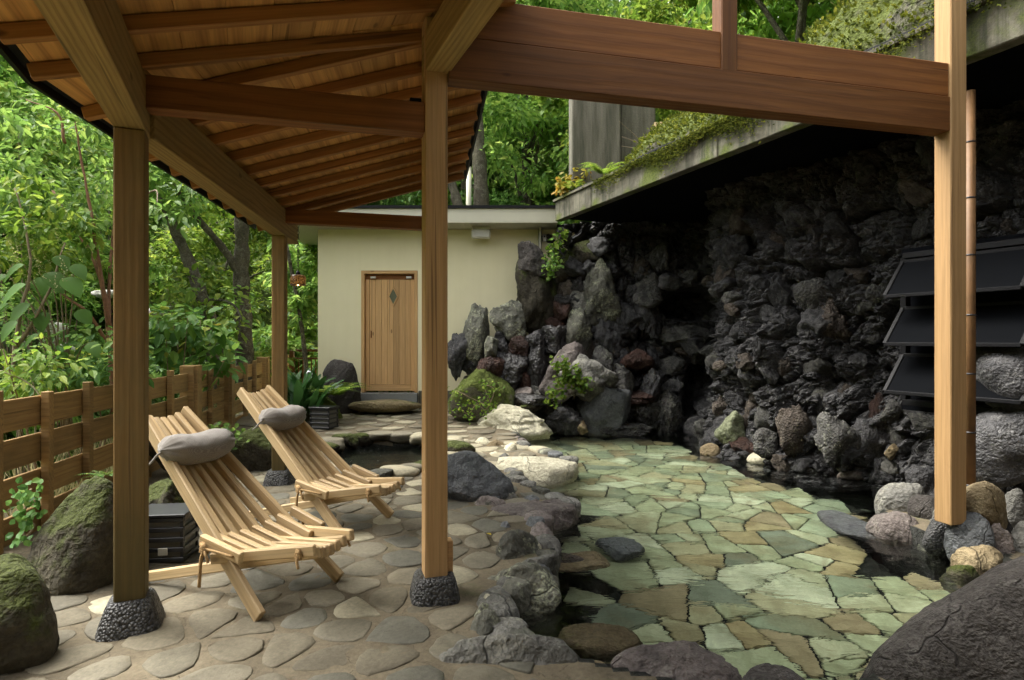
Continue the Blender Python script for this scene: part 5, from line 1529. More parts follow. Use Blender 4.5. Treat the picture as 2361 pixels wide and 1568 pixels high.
block('tag', (.035, -.142, .055), .055, .006, .045, M['white_plastic'], l1)
l2p = at(745, 1000, 8.55)
lantern('black slatted floor lantern by the leafy plant near the door', l2p.x, 8.6, tz(l2p.x, 8.6), -.25, 1.05)

# ------------------------------------------------------------------ hanging mosaic lamp
hl = at(687, 646, 6.25)
hang = thing('hanging_lamp', 'small lit amber mosaic lamp hanging on a chain from the eave', 'lamp', hl)
def mosaic():
    m, nt, nd, lk, bs = mat_new('mosaic_glass')
    tc = nd.new('ShaderNodeTexCoord')
    vo = nd.new('ShaderNodeTexVoronoi'); vo.inputs['Scale'].default_value = 110; lk.new(tc.outputs['Object'], vo.inputs[0])
    ve = nd.new('ShaderNodeTexVoronoi'); ve.feature = 'DISTANCE_TO_EDGE'; ve.inputs['Scale'].default_value = 110; lk.new(tc.outputs['Object'], ve.inputs[0])
    bw = nd.new('ShaderNodeRGBToBW'); lk.new(vo.outputs['Color'], bw.inputs[0])
    r = ramp(nd, [(.2, (.03, .022, .014)), (.5, (.07, .05, .03)), (.8, (.16, .12, .07))]); lk.new(bw.outputs[0], r.inputs[0])
    e = ramp(nd, [(.02, (0, 0, 0)), (.07, (1, 1, 1))]); lk.new(ve.outputs['Distance'], e.inputs[0])
    c = mixc(nd, lk, 1.0, r.outputs[0], e.outputs[0], 'MULTIPLY')
    lk.new(c, bs.inputs['Base Color']); bs.inputs['Roughness'].default_value = .25
    tr = nd.new('ShaderNodeBsdfTranslucent'); lk.new(c, tr.inputs[0])
    mx = nd.new('ShaderNodeMixShader'); mx.inputs[0].default_value = .6; lk.new(bs.outputs[0], mx.inputs[1]); lk.new(tr.outputs[0], mx.inputs[2])
    lk.new(mx.outputs[0], nd['Material Output'].inputs[0])
    return m
M['mosaic'] = mosaic()
tubes('shade', [([(0, 0, -.052), (0, 0, -.03), (0, 0, .035), (0, 0, .05), (0, 0, .06)], [.076, .079, .077, .068, .02])], M['mosaic'], hang, 24)
tubes('rim_ring', [([(.079 * math.cos(u), .079 * math.sin(u), -.05) for u in np.linspace(0, 6.283, 25)], .004)], M['black_metal'], hang, 6)
tubes('cap', [([(0, 0, .055), (0, 0, .075), (0, 0, .10)], [.03, .022, .008])], M['black_metal'], hang, 12)
links_ = []
top_z = 2.56 - hl.z
for k in range(13):
    z = .11 + k * (top_z - .11) / 13; a = k * math.pi / 2
    links_.append(([(.011 * math.cos(u) * math.cos(a), .011 * math.cos(u) * math.sin(a), z + .018 + .022 * math.sin(u)) for u in np.linspace(0, 6.283, 9)], .0035))
tubes('chain', links_, M['black_metal'], hang, 5)
me_em = bpy.data.materials.new('bulb_glow'); me_em.use_nodes = True
bsd = me_em.node_tree.nodes['Principled BSDF']; bsd.inputs['Emission Color'].default_value = (1, .62, .22, 1); bsd.inputs['Emission Strength'].default_value = 14
V, Fc = ico(2); ob('bulb', mesh_arrays('bulb', V * .016, Fc, me_em), hang, loc=(0, -.0, -.04))
pl_d = bpy.data.lights.new('lamp_glow', 'POINT'); pl_d.energy = .12; pl_d.color = (1, .6, .25); pl_d.shadow_soft_size = .02
ob('lamp_glow', pl_d, hang, loc=(0, 0, -.012))

# garden tap with basin
tp = at(722, 900, 9.35)
tap = thing('garden_tap', 'curved chrome tap over a small grey basin by the leafy plant', 'tap', (tp.x, tp.y, 0))
zb_ = tp.z
block('basin', (-.06, .15, zb_ - .14), .34, .22, .17, M['grey_box'], tap)
tubes('spout', [(smooth_path([(0, 0, zb_ - .1), (0, 0, zb_ + .12), (-.02, 0, zb_ + .25), (-.07, 0, zb_ + .29), (-.10, -.02, zb_ + .25)], 5), .016)], M['chrome'], tap, 10)
tubes('knob', [([(.0, -.03, zb_ + .04), (0, -.07, zb_ + .04)], .02)], M['chrome'], tap, 10)
# bubbling trickle into the small pool is shown by its stone lip only
# ------------------------------------------------------------------ foliage
def leaf_arrays(P, Dr, Nr, ln, wd, detailed=False, fold=.18, droop=.0):
    """one leaf per row: base P, direction Dr, face normal Nr, length, width"""
    P = np.asarray(P, float); n = len(P)
    Dr = Dr / (np.linalg.norm(Dr, axis=1)[:, None] + 1e-9)
    S_ = np.cross(Dr, Nr); S_ /= (np.linalg.norm(S_, axis=1)[:, None] + 1e-9)
    N_ = np.cross(S_, Dr)
    ln = np.broadcast_to(ln, (n,))[:, None]; wd = np.broadcast_to(wd, (n,))[:, None]
    tip = P + Dr * ln - np.array([0, 0, 1]) * droop * ln
    if not detailed:
        R = P + Dr * ln * .42 + S_ * wd * .5 + N_ * wd * fold; L = P + Dr * ln * .42 - S_ * wd * .5 + N_ * wd * fold
        V = np.stack([P, R, tip, L], 1).reshape(-1, 3); b = np.arange(n)[:, None] * 4
        return V, np.concatenate([b + [0, 1, 2], b + [0, 2, 3]])
    def pt(f, w, s): return P + (tip - P) * f + S_ * wd * w * s + N_ * wd * fold * w * 1.6 - np.array([0, 0, 1]) * droop * ln * (f * f - f) * .6
    R1, R2, L1, L2 = pt(.22, .40, 1), pt(.58, .46, 1), pt(.22, .40, -1), pt(.58, .46, -1)
    m1 = pt(.4, 0, 1)
    V = np.stack([P, R1, R2, tip, L2, L1, m1], 1).reshape(-1, 3); b = np.arange(n)[:, None] * 7
    return V, np.concatenate([b + [0, 1, 6], b + [1, 2, 6], b + [2, 3, 6], b + [3, 4, 6], b + [4, 5, 6], b + [5, 0, 6]])
def unit(r, n):
    v = r.normal(size=(n, 3)); return v / np.linalg.norm(v, axis=1)[:, None]
def crown_mesh(name, seed, mat, centers, clump_r, per, ln, wd, flat=.55, detailed=False):
    r = np.random.default_rng(seed); Ps = []; Ds = []; Ns = []
    for c, cr in zip(centers, clump_r):
        m_ = int(per * r.uniform(.7, 1.3))
        q = unit(r, m_) * (r.random(m_) ** .45)[:, None] * cr * np.array([1, 1, flat])
        Ps.append(np.array(c) + q)
        d = q / cr + unit(r, m_) * .7 + np.array([0, 0, -.25]); Ds.append(d)
        Ns.append(unit(r, m_) * .55 + np.array([0, 0, 1]))
    P = np.vstack(Ps); Dd = np.vstack(Ds); N_ = np.vstack(Ns)
    s = r.uniform(.6, 1.25, len(P))
    V, Fc = leaf_arrays(P, Dd, N_, ln * s, wd * s, detailed, droop=.12)
    return mesh_arrays(name, V, Fc, M[mat], False)
def clumps(r, n, R, H, base, lean=(0, 0)):
    out = []; rad = []
    for _ in range(n):
        u = unit(r, 1)[0]; f = r.random() ** .4
        z = base + H * .5 + u[2] * f * H * .5
        out.append((u[0] * f * R + lean[0], u[1] * f * R + lean[1], z)); rad.append(R * r.uniform(.20, .38))
    return out, rad
def tree_proto(seed, height, R, mat, nleaf, nclump, ln, wd, trunk_r=.14, base=.35, bark='bark'):
    r = np.random.default_rng(seed)
    C, Rr = clumps(r, nclump, R, height * (1 - base), height * base)
    cm = crown_mesh('crown', seed, mat, C, Rr, nleaf // nclump, ln, wd)
    bend = r.normal(0, .25, 2)
    tp_ = [Vector((bend[0] * t * t * 1.2, bend[1] * t * t * 1.2, height * .85 * t)) for t in np.linspace(0, 1, 7)]
    paths = [(tp_, [trunk_r * (1 - .8 * t) for t in np.linspace(0, 1, 7)])]
    for c, rr in list(zip(C, Rr))[:9]:
        t0 = min(.85, max(.25, (c[2] - rr) / height * .8)); k_ = int(t0 * 6); s0 = tp_[k_]
        e = Vector(c); m_ = (s0 + e) / 2 + Vector((0, 0, .15 * R))
        paths.append((smooth_path([s0, m_, e], 3), [trunk_r * .4 * (1 - .8 * t) + .006 for t in np.linspace(0, 1, 7)]))
    V = []; Fq = []
    for pts, rad in paths:
        v, f = tube_arrays(pts, rad, 7); b = len(V); V += v; Fq += [tuple(i + b for i in q) for q in f]
    tmh = mesh_lists('trunk', V, Fq, M[bark], True)
    return cm, tmh
FAR = [tree_proto(11, 6.5, 2.4, 'leaf_far', 7000, 46, .26, .13), tree_proto(12, 7.5, 2.2, 'leaf_mid', 7000, 44, .22, .11), tree_proto(13, 6.0, 2.6, 'leaf_deep', 7000, 50, .24, .13),
       tree_proto(14, 8.5, 2.3, 'leaf_far', 7000, 48, .22, .10, base=.3), tree_proto(15, 5.0, 2.2, 'leaf_bright', 5500, 40, .20, .11, base=.2)]
rg = np.random.default_rng(42)
def wood_mass(name, label):
    o = empty(name); o['kind'] = 'stuff'; o['label'] = label; o['category'] = 'trees'; return o
WOODS = [wood_mass('woodland', 'bright green wooded bank beyond the timber fence'), wood_mass('woodland', 'wooded hillside behind the bath house roof'), wood_mass('woodland', 'leafy slope above the concrete canopy')]
UNDER = [wood_mass('undergrowth', 'tangled undergrowth on the bank beyond the fence'), wood_mass('undergrowth', 'leafy undergrowth behind the bath house roof'), wood_mass('undergrowth', 'bright undergrowth along the top of the canopy')]
def put_tree(x, y, z, kind, s, g):
    m_ = Matrix.Translation((x, y, z - .2)) @ Matrix.Rotation(rg.uniform(0, 6.28), 4, 'Z') @ Matrix.Diagonal((s, s, s * rg.uniform(.9, 1.15), 1))
    cm, tmh = FAR[kind]
    ob('crown', cm, WOODS[g], matrix=m_); ob('trunk', tmh, WOODS[g], matrix=m_)
# left bank
spots = []
for ring, (dl, n_) in enumerate(((7.0, 7), (10.0, 9), (14, 9), (19, 9))):
    for k in range(n_):
        Y = lerp(1.0, 26, (k + .5 * (ring % 2)) / n_) + rg.uniform(-.8, .8)
        X = -3.4 - .167 * (Y - 3.88) - dl - rg.uniform(-.9, .9)
        if X / max(Y, .1) < -1.9: continue
        spots.append((X, Y, 0))
for ring, (Y0, n_) in enumerate(((17.5, 9), (21, 10), (26, 10), (33, 10))):
    for k in range(n_):
        X = lerp(-11, 13 + ring * 3, (k + .5 * (ring % 2)) / n_) + rg.uniform(-.7, .7)
        spots.append((X, Y0 + rg.uniform(-1, 1), 1))
for X, Y, g in spots:
    put_tree(X, Y, oz(X, Y), int(rg.choice([0, 0, 1, 4, 3, 4] if g == 0 else [0, 1, 1, 2, 3, 4])), rg.uniform(.55, .85) if g == 0 else rg.uniform(.75, 1.15), g)
for t_, s_ in [(-3, 3.4), (-.6, 3.2), (1.6, 3.3), (3.8, 3.4), (6, 3.3), (8.2, 3.6), (-1.6, 5.6), (.8, 5.8), (3, 5.6), (5.4, 5.9), (7.6, 6), (-3.5, 8), (0, 8.5), (3.5, 8.3), (6.8, 8.6)]:
    p = hz(t_, s_); put_tree(p.x, p.y, p.z, int(rg.choice([0, 3, 4, 4, 1])), rg.uniform(.55, .85), 2)
for k in range(16):      # thicker cover high on the left bank and above the roof
    Y = rg.uniform(4.5, 15); X = -3.4 - .167 * (Y - 3.88) - rg.uniform(7, 15)
    put_tree(X, Y, oz(X, Y), int(rg.choice([0, 1, 4, 3])), rg.uniform(.55, .8), 0)
for X, Y in ((-1.5, 19.5), (.5, 19), (2.5, 20), (4.5, 19), (1.5, 23.5), (3.5, 24), (6, 23), (-4, 20)):
    put_tree(X, Y, oz(X, Y) + 1.5, int(rg.choice([0, 1, 3])), rg.uniform(1.15, 1.4), 1)
for k in range(18):
    Y = rg.uniform(9, 34); X = -Y * rg.uniform(.55, 1.05) - 3
    put_tree(X, Y, oz(X, Y), int(rg.choice([0, 1, 4, 3, 0])), rg.uniform(.8, 1.25), 0)
# understorey along the bank
bush_c = []
for k_, mt in enumerate(('leaf_mid', 'leaf_bright', 'leaf_deep')):
    r = np.random.default_rng(60 + k_); C, Rr = clumps(r, 22, .85, 1.3, 0.0)
    bush_c.append(crown_mesh('foliage', 60 + k_, mt, C, Rr, 90, .16, .085))
bstem = mesh_lists('stem', *(lambda a: (a[0], a[1]))(tube_arrays([(0, 0, -.3), (.05, 0, .5), (.1, .05, 1.0)], [.03, .02, .008], 6)), M['twig'], True)
def bush(x, y, z, k_, s, g):
    m_ = Matrix.Translation((x, y, z)) @ Matrix.Rotation(rg.uniform(0, 6.28), 4, 'Z') @ Matrix.Diagonal((s, s, s, 1))
    ob('foliage', bush_c[k_], UNDER[g], matrix=m_); ob('stem', bstem, UNDER[g], matrix=m_)
for k in range(34):
    Y = rg.uniform(4.5, 17); dl = rg.uniform(2.2, 6.2); X = -3.4 - .167 * (Y - 3.88) - dl
    bush(X, Y, oz(X, Y) - .1, int(rg.integers(0, 3)), rg.uniform(.8, 1.5), 0)
for k in range(44):
    Y = rg.uniform(3.5, 20); X = -3.4 - .167 * (Y - 3.88) - rg.uniform(6, 16)
    bush(X, Y, oz(X, Y) - .1, int(rg.integers(0, 3)), rg.uniform(1.2, 2.2), 0)
for k in range(16):
    X = rg.uniform(-7, 3.5); Y = rg.uniform(15.2, 17)
    bush(X, Y, oz(X, Y), int(rg.integers(0, 3)), rg.uniform(1.0, 1.9), 1)
for k in range(18):
    t_ = rg.uniform(-2.5, 8); s_ = rg.uniform(1.7, 2.9); p = hz(t_, s_)
    bush(p.x, p.y, p.z, int(rg.choice([0, 1, 1, 2])), rg.uniform(.5, .9), 2)
# pale river stones and embankment seen through the leaves
for i, (x0, y0, x1, y1, Y) in enumerate(((-40, 735, 75, 790, 13), (60, 742, 150, 800, 12.6), (-20, 778, 60, 812, 12), (215, 668, 270, 690, 14), (340, 708, 382, 735, 13), (120, 790, 170, 815, 12.2))):
    tag(rockpx('river_rock', 'white_river', x0, y0, x1, y1, Y, 800 + i, facets=6, sharp=6, sub=3), ['long pale rock across the river at the left edge', 'pale river rock right of the long pale one', 'low pale river rock at the far left edge', 'small white rock high between the leaves left of the post', 'white rock behind the leaves right of the left post', 'small pale rock low behind the fence leaves'][i], 'rock')

# near trees just beyond the fence, built one by one
def near_tree(label, limbs, bark, mat, clump_list, per, ln, wd, seed, detailed=True, extra=None):
    t = thing('garden_tree', label, 'tree')
    V = []; Fq = []
    for pts, r0, r1 in limbs:
        sp2 = smooth_path(pts, 5); nn_ = len(sp2)
        rr_ = [lerp(r0, r1, k / (nn_ - 1)) * (1 + .10 * math.sin(k * 1.9 + seed)) for k in range(nn_)]
        v, f = tube_arrays(sp2, rr_, 12); b = len(V); V += v; Fq += [tuple(i + b for i in q) for q in f]
    V = np.array([tuple(v) for v in V]); V += .018 * np.c_[fbm(V * 5, 3, seed), fbm(V * 5 + 9, 3, seed), np.zeros(len(V))]
    ob('trunk', mesh_lists('trunk', V, Fq, M[bark], True), t)
    ob('crown', crown_mesh('crown', seed, mat, [c[:3] for c in clump_list], [c[3] for c in clump_list], per, ln, wd, .5, detailed), t)
    return t
def cl(x, y, Y, r): p = at(x, y, Y); return (p.x, p.y, p.z, r)
A = lambda x, y, Y: at(x, y, Y)
r = np.random.default_rng(8)
near_tree('upright forked tree with lichen bark left of the far post', [([A(566, 900, 10.6), A(562, 760, 10.6), A(556, 640, 10.6), A(558, 540, 10.6), A(552, 400, 10.7), A(540, 200, 10.8), A(560, -40, 10.9)], .155, .08), ([A(557, 640, 10.6), A(520, 580, 10.4), A(470, 520, 10.2), A(430, 470, 10.0), A(370, 380, 9.8)], .075, .03)],
          'bark', 'leaf_mid', [cl(r.uniform(300, 660), r.uniform(360, 480), r.uniform(8.6, 10.5), r.uniform(.3, .5)) for _ in range(18)] + [cl(r.uniform(300, 700), r.uniform(-250, 360), r.uniform(9, 12), r.uniform(.5, .9)) for _ in range(12)], 90, .15, .07, 901)
near_tree('leaning tree with a slanting trunk behind the left post', [([A(512, 900, 9.9), A(500, 780, 9.9), A(470, 700, 9.9), A(438, 610, 9.9), A(400, 520, 9.9), A(360, 420, 10), A(300, 250, 10)], .125, .06), ([A(470, 700, 9.9), A(500, 690, 9.5), A(540, 705, 9.3), A(560, 740, 9.2)], .03, .012)],
          'bark', 'leaf_mid', [cl(r.uniform(350, 600), r.uniform(600, 800), r.uniform(9.0, 11.5), r.uniform(.2, .36)) for _ in range(7)] + [cl(r.uniform(120, 420), r.uniform(100, 480), r.uniform(9, 11.5), r.uniform(.35, .7)) for _ in range(14)], 90, .13, .065, 902)
near_tree('tall reddish stemmed shrub standing close behind the left fence', [([A(262, 950, 6.2), A(258, 840, 6.2), A(250, 740, 6.2), A(225, 620, 6.2), A(170, 520, 6.3), A(120, 440, 6.4)], .035, .012), ([A(252, 760, 6.2), A(235, 650, 6.1), A(215, 520, 6.1), A(190, 380, 6.1), A(170, 270, 6.1)], .022, .008), ([A(250, 780, 6.2), A(252, 640, 6.3), A(262, 520, 6.4), A(266, 380, 6.4)], .02, .008), ([A(254, 800, 6.2), A(210, 730, 6.0), A(160, 690, 5.9), A(100, 640, 5.9)], .018, .006), ([A(150, 330, 6.0), A(130, 260, 6.0), A(60, 230, 6.0)], .014, .005)],
          'bark_red', 'leaf_mid', [cl(r.uniform(-60, 270), r.uniform(180, 560), r.uniform(5.6, 7.2), r.uniform(.16, .32)) for _ in range(40)], 60, .10, .046, 903)
near_tree('pale leaved shrub of fine twigs at the far left', [([A(20, 960, 5.2), A(40, 760, 5.3), A(70, 600, 5.4), A(30, 420, 5.5)], .02, .006), ([A(40, 800, 5.3), A(110, 680, 5.4), A(150, 560, 5.6)], .014, .005)],
          'twig', 'leaf_bright', [cl(r.uniform(-80, 240), r.uniform(420, 640), r.uniform(5.2, 6.5), r.uniform(.14, .26)) for _ in range(24)], 60, .09, .045, 904)
near_tree('slim leaning sapling between far post and bath house', [([A(712, 900, 11.5), A(700, 790, 11.5), A(685, 690, 11.5), A(660, 560, 11.6)], .05, .03)], 'bark', 'leaf_mid',
          [cl(r.uniform(640, 735), r.uniform(540, 780), r.uniform(11.2, 13), r.uniform(.2, .4)) for _ in range(16)], 110, .15, .075, 905)
near_tree('pale barked tree standing behind the bath house roof', [([A(1112, 560, 14), A(1108, 420, 14), A(1100, 300, 14), A(1092, 150, 14), A(1110, -60, 14)], .19, .12)], 'bark', 'leaf_mid', [cl(r.uniform(980, 1330), r.uniform(-120, 440), r.uniform(13.6, 16.5), r.uniform(.5, .9)) for _ in range(34)], 140, .2, .09, 906)
near_tree('leaning tree with mossy bark behind the roof left of the pale one', [([A(1075, 560, 13.6), A(1055, 470, 13.6), A(1040, 420, 13.7), A(1000, 320, 13.9)], .14, .08)], 'bark', 'leaf_deep', [cl(r.uniform(780, 1060), r.uniform(380, 470), r.uniform(13.6, 15), r.uniform(.3, .6)) for _ in range(14)], 140, .18, .08, 907)
dpn = at(1081, 420, 12.6)
dpt_ = thing('downpipe', 'cream downpipe rising behind the bath house roof', 'pipe')
tubes('pipe', [([(dpn.x, 12.6, 3.2), (dpn.x, 12.6, at(0, 385, 12.6).z)], .055)], M['fascia'], dpt_, 14)
tubes('pipe_cap', [([(dpn.x, 12.6, at(0, 385, 12.6).z), (dpn.x + .02, 12.6, at(0, 345, 12.6).z)], [.065, .06])], M['black_metal'], dpt_, 14)

# shrub layer right behind the fence with large single leaves
def leafy_shrub(label, px_list, Y, mat, n, ln, wd, seed, stems=2, spread=.3):
    t = thing('leafy_shrub', label, 'shrub')
    r_ = np.random.default_rng(seed); P = []; paths = []
    for (x, y) in px_list:
        p = at(x, y, Y + r_.uniform(-.3, .4)); P.append(p)
    base = Vector((np.mean([p.x for p in P]), Y + .2, -.4))
    for p in P[:max(1, stems * 2)]:
        if stems == 0: base = p + Vector((-.5, .6, .25))
        m_ = (base + p) / 2 + Vector((r_.uniform(-.1, .1), 0, .1)); paths.append((smooth_path([base + Vector((r_.uniform(-.15, .15), r_.uniform(-.1, .1), 0)), m_, p], 4), [.012, .011, .010, .009, .008, .007, .006, .005, .004]))
    tubes('stem', paths, M['twig'], t, 5)
    C = np.repeat(np.array([tuple(p) for p in P]), n, axis=0); m_ = len(C)
    q = unit(r_, m_) * (r_.random(m_) ** .5)[:, None] * spread * np.array([1, 1, .7])
    dr = q / spread + unit(r_, m_) * .5 + np.array([.15, -.45, -.25])
    nr = unit(r_, m_) * .45 + np.array([0, -.25, 1])
    s = r_.uniform(.55, 1.2, m_)
    V, Fc = leaf_arrays(C + q, dr, nr, ln * s, wd * s, True, droop=.15)
    ob('foliage', mesh_arrays('foliage', V, Fc, M[mat], False), t)
    return t
r = np.random.default_rng(19)
def rp(n, x0, x1, y0, y1): return [(r.uniform(x0, x1), r.uniform(y0, y1)) for _ in range(n)]
leafy_shrub('bright leafy shrub crowding the fence at the far left', rp(16, -40, 130, 800, 900), 4.9, 'leaf_bright', 22, .10, .046, 31, spread=.22)
leafy_shrub('mid green shrub with pointed leaves over the left fence', rp(22, 110, 300, 760, 900), 5.4, 'leaf_big', 24, .11, .054, 32, spread=.24)
leafy_shrub('shrub of small leaves at the left edge behind the fence', rp(16, -60, 100, 660, 800), 6.2, 'leaf_mid', 26, .09, .044, 33, spread=.26)
leafy_shrub('broad leaved shrub just right of the left post over the fence', rp(20, 345, 520, 720, 860), 7.8, 'leaf_big', 15, .20, .12, 34, spread=.3)
leafy_shrub('shrub with bright green leaves before the forked tree', rp(18, 360, 600, 640, 760), 9.4, 'leaf_bright', 18, .17, .085, 35, spread=.34)
leafy_shrub('low shrub at the foot of the forked tree', rp(14, 520, 640, 770, 850), 11.2, 'leaf_bright', 20, .18, .09, 36, spread=.34)
leafy_shrub('dark leaved branch hanging below the eave beside the left post', rp(10, 345, 480, 390, 520), 5.6, 'leaf_mid', 11, .10, .045, 37, stems=0, spread=.22)
leafy_shrub('deep green foliage high behind the left post', rp(12, 120, 280, 380, 520), 7.4, 'leaf_mid', 14, .10, .045, 38, stems=0, spread=.32)
leafy_shrub('tall shrub rising in the left corner below the eave', rp(16, -80, 120, 160, 420), 7.6, 'leaf_mid', 18, .11, .052, 39, spread=.36)
leafy_shrub('leafy twigs hanging in sunlight beyond the left eave', rp(14, 60, 260, 250, 400), 8.6, 'leaf_bright', 22, .15, .075, 40, stems=0, spread=.34)
# big single leaves of a broad leaved plant left of the post, each its own part
big_t = thing('broad_leaf_plant', 'plant with very large oval leaves above the fence left of the post', 'plant')
BL = [(20, 635, 120, 3.0), (60, 655, 105, 2.6), (85, 640, 95, .5), (110, 628, 95, .4), (150, 640, 90, -.3), (70, 700, 90, 2.2), (40, 740, 80, 1.9), (150, 760, 70, .8), (100, 720, 75, 1.4), (180, 715, 72, .3), (130, 590, 70, .2), (20, 700, 80, 2.8), (170, 610, 70, -.5), (55, 610, 85, 2.9), (205, 790, 66, .6), (90, 770, 70, 2.3)]
def big_leaf_mesh(seed):
    n = 12; V = []; Fc = []
    for i in range(n + 1):
        f = i / n; w = .36 * math.sin(math.pi * f ** .8) ** .8 * (1 - .15 * f)
        zc = -.22 * f * f
        for j, s in enumerate((-1, -.5, 0, .5, 1)):
            V.append((f, s * w, zc + .10 * abs(s) * w / .36 - .012 * (1 if (i % 2) else 0) * abs(s)))
    for i in range(n):
        for j in range(4): Fc.append((i * 5 + j, i * 5 + j + 1, (i + 1) * 5 + j + 1, (i + 1) * 5 + j))
    return mesh_lists('leaf', V, Fc, M['leaf_big'], True)
blm = big_leaf_mesh(0)
r = np.random.default_rng(4)
base = at(120, 900, 5.6)
paths = []
for x, y, s, a in BL:
    Yb = r.uniform(5.0, 5.8); p = at(x, y, Yb); L = s / F * Yb * .7
    d_ = Vector((math.cos(a), -.35, -.35 * abs(math.cos(a)) - .45)).normalized()
    mm = frame_matrix(p, p + d_, up=(r.uniform(-.2, .2), -.5, .85))
    o = ob('leaf', blm, big_t, matrix=mm @ Matrix.Diagonal((L, L, L, 1)))
    paths.append((smooth_path([base + Vector((r.uniform(-.2, .2), 0, -.5)), (base + p) / 2 + Vector((0, .1, .1)), p], 4), [.010, .0095, .009, .008, .007, .006, .005, .004, .003]))
tubes('stalk', paths, M['twig'], big_t, 5)
# pale flower sprays
fl_t = thing('flowering_spray', 'pale cream knotweed flower sprays above the large leaves', 'flowers')
P_, D_ = [], []
r = np.random.default_rng(14)
for k in range(34):
    p = at(r.uniform(-10, 175), r.uniform(575, 680), r.uniform(5.2, 5.8)); d_ = Vector((r.normal(0, .6), -.2, r.uniform(.3, 1))).normalized()
    for j in range(16): P_.append(tuple(p + d_ * (.012 * j) + Vector(r.normal(0, .003, 3)))); D_.append(tuple(r.normal(size=3)))
V, Fc = leaf_arrays(np.array(P_), np.array(D_), unit(r, len(P_)), .014, .009)
ob('sprays', mesh_arrays('sprays', V, Fc, M['grass_dry'], False), fl_t)
# dry vines and grass behind the fence
vi = thing('dry_vines', 'dry bent vines tangled over the left fence', 'vines')
tubes('vine', [(smooth_path([at(0, 855, 4.6), at(60, 880, 4.6), at(95, 920, 4.5), at(115, 1000, 4.5)], 5), .006), (smooth_path([at(70, 870, 4.6), at(80, 900, 4.55), at(72, 940, 4.5), at(95, 985, 4.5)], 5), .005), (smooth_path([at(110, 900, 4.7), at(114, 960, 4.6), at(112, 1020, 4.5)], 4), .004)], M['grass_dry'], vi, 5)
r = np.random.default_rng(71); Pg = []
for k in range(900):
    Y = r.uniform(3.6, 11); X = -2.9 - .167 * Y - r.uniform(.05, .9); Pg.append((X, Y, -.25))
Pg = np.array(Pg); V, Fc = leaf_arrays(Pg, np.array([0, 0, 1]) + unit(r, 900) * .5, unit(r, 900), r.uniform(.3, .85, 900), .014)
g_ = ob('grass', mesh_arrays('grass', V, Fc, M['grass_dry'], False)); tag(g_, 'dry pale grass behind the fence boards', 'grass', kind='stuff')

# ------------------------------------------------------------------ garden plants on the terrace
asp = thing('aspidistra_plant', 'dark green plant with long arching blades beside the far post', 'plant')
def blade_mesh(seed):
    r_ = np.random.default_rng(seed); n = 10; V = []; Fc = []
    bend = r_.uniform(.25, .7)
    for i in range(n + 1):
        f = i / n; w = .085 * math.sin(math.pi * min(1, f * .92 + .05)) ** .9 if f > .25 else .012 + .05 * max(0, f - .15)
        xx = bend * f * f; z_ = f - .42 * bend * f ** 3
        for s in (-1, 0, 1): V.append((xx, s * w, z_ - (0 if s else .02 * f)))
    for i in range(n):
        for j in range(2): Fc.append((i * 3 + j, i * 3 + j + 1, (i + 1) * 3 + j + 1, (i + 1) * 3 + j))
    return mesh_lists('blade', V, Fc, M['blade'], True)
bm_ = [blade_mesh(k) for k in range(4)]
ap = at(700, 955, 8.9); r = np.random.default_rng(3)
for k in range(34):
    ob('blade', bm_[k % 4], asp, loc=(ap.x + r.normal(0, .12), ap.y + r.normal(0, .12), tz(ap.x, ap.y) - .02), rot=(r.normal(0, .15), r.normal(0, .12), r.uniform(0, 6.28)), scale=(r.uniform(.65, 1.05),) * 3)
def fern(label, p, n, L, seed, mat='leaf_big', cat='fern', up_=.7):
    t = thing('fern', label, cat, p)
    r_ = np.random.default_rng(seed)
    for k in range(n):
        a = r_.uniform(0, 6.28); l = L * r_.uniform(.6, 1.1); e = up_ * r_.uniform(.6, 1.2)
        Pp, Dd = [], []
        for f in np.linspace(.12, 1, 15):
            x = l * f * math.cos(a); y = l * f * math.sin(a); z = l * (e * f - .75 * f * f * e)
            for s in (-1, 1):
                Pp.append((x, y, z)); Dd.append((math.cos(a) * .5 - s * math.sin(a), math.sin(a) * .5 + s * math.cos(a), -.15, (1 - f * .85) * l * .28))
        Dd = np.array(Dd)
        V, Fc = leaf_arrays(np.array(Pp), Dd[:, :3], np.tile([0, 0, 1.0], (len(Pp), 1)), Dd[:, 3], Dd[:, 3] * .35)
        ob('frond', mesh_arrays('frond', V, Fc, M[mat], False), t)
    return t
fern('green fern arching over the moss mound near the door', at(765, 915, 9.0), 24, .62, 1, 'leaf_bright', up_=.9)
fern('small fern beside the left post at the mossy boulder', at(245, 1100, 3.7), 7, .16, 2)
fern('little fern under the fence near the far boulders', at(505, 990, 6.2), 8, .2, 3, 'leaf_mid')
fern('bright fern growing on the canopy edge', at(1395, 395, 8.2) + Vector((0, 0, -.05)), 20, .38, 4, 'leaf_bright', up_=1.2)
fern('yellow green fern at the far end of the canopy', at(1322, 440, 9.0), 16, .32, 5, 'leaf_bright', up_=1.1)
fern('small hanging fern on the middle of the canopy edge', at(1790, 290, 5.9), 7, .16, 6, 'leaf_bright', up_=.6)
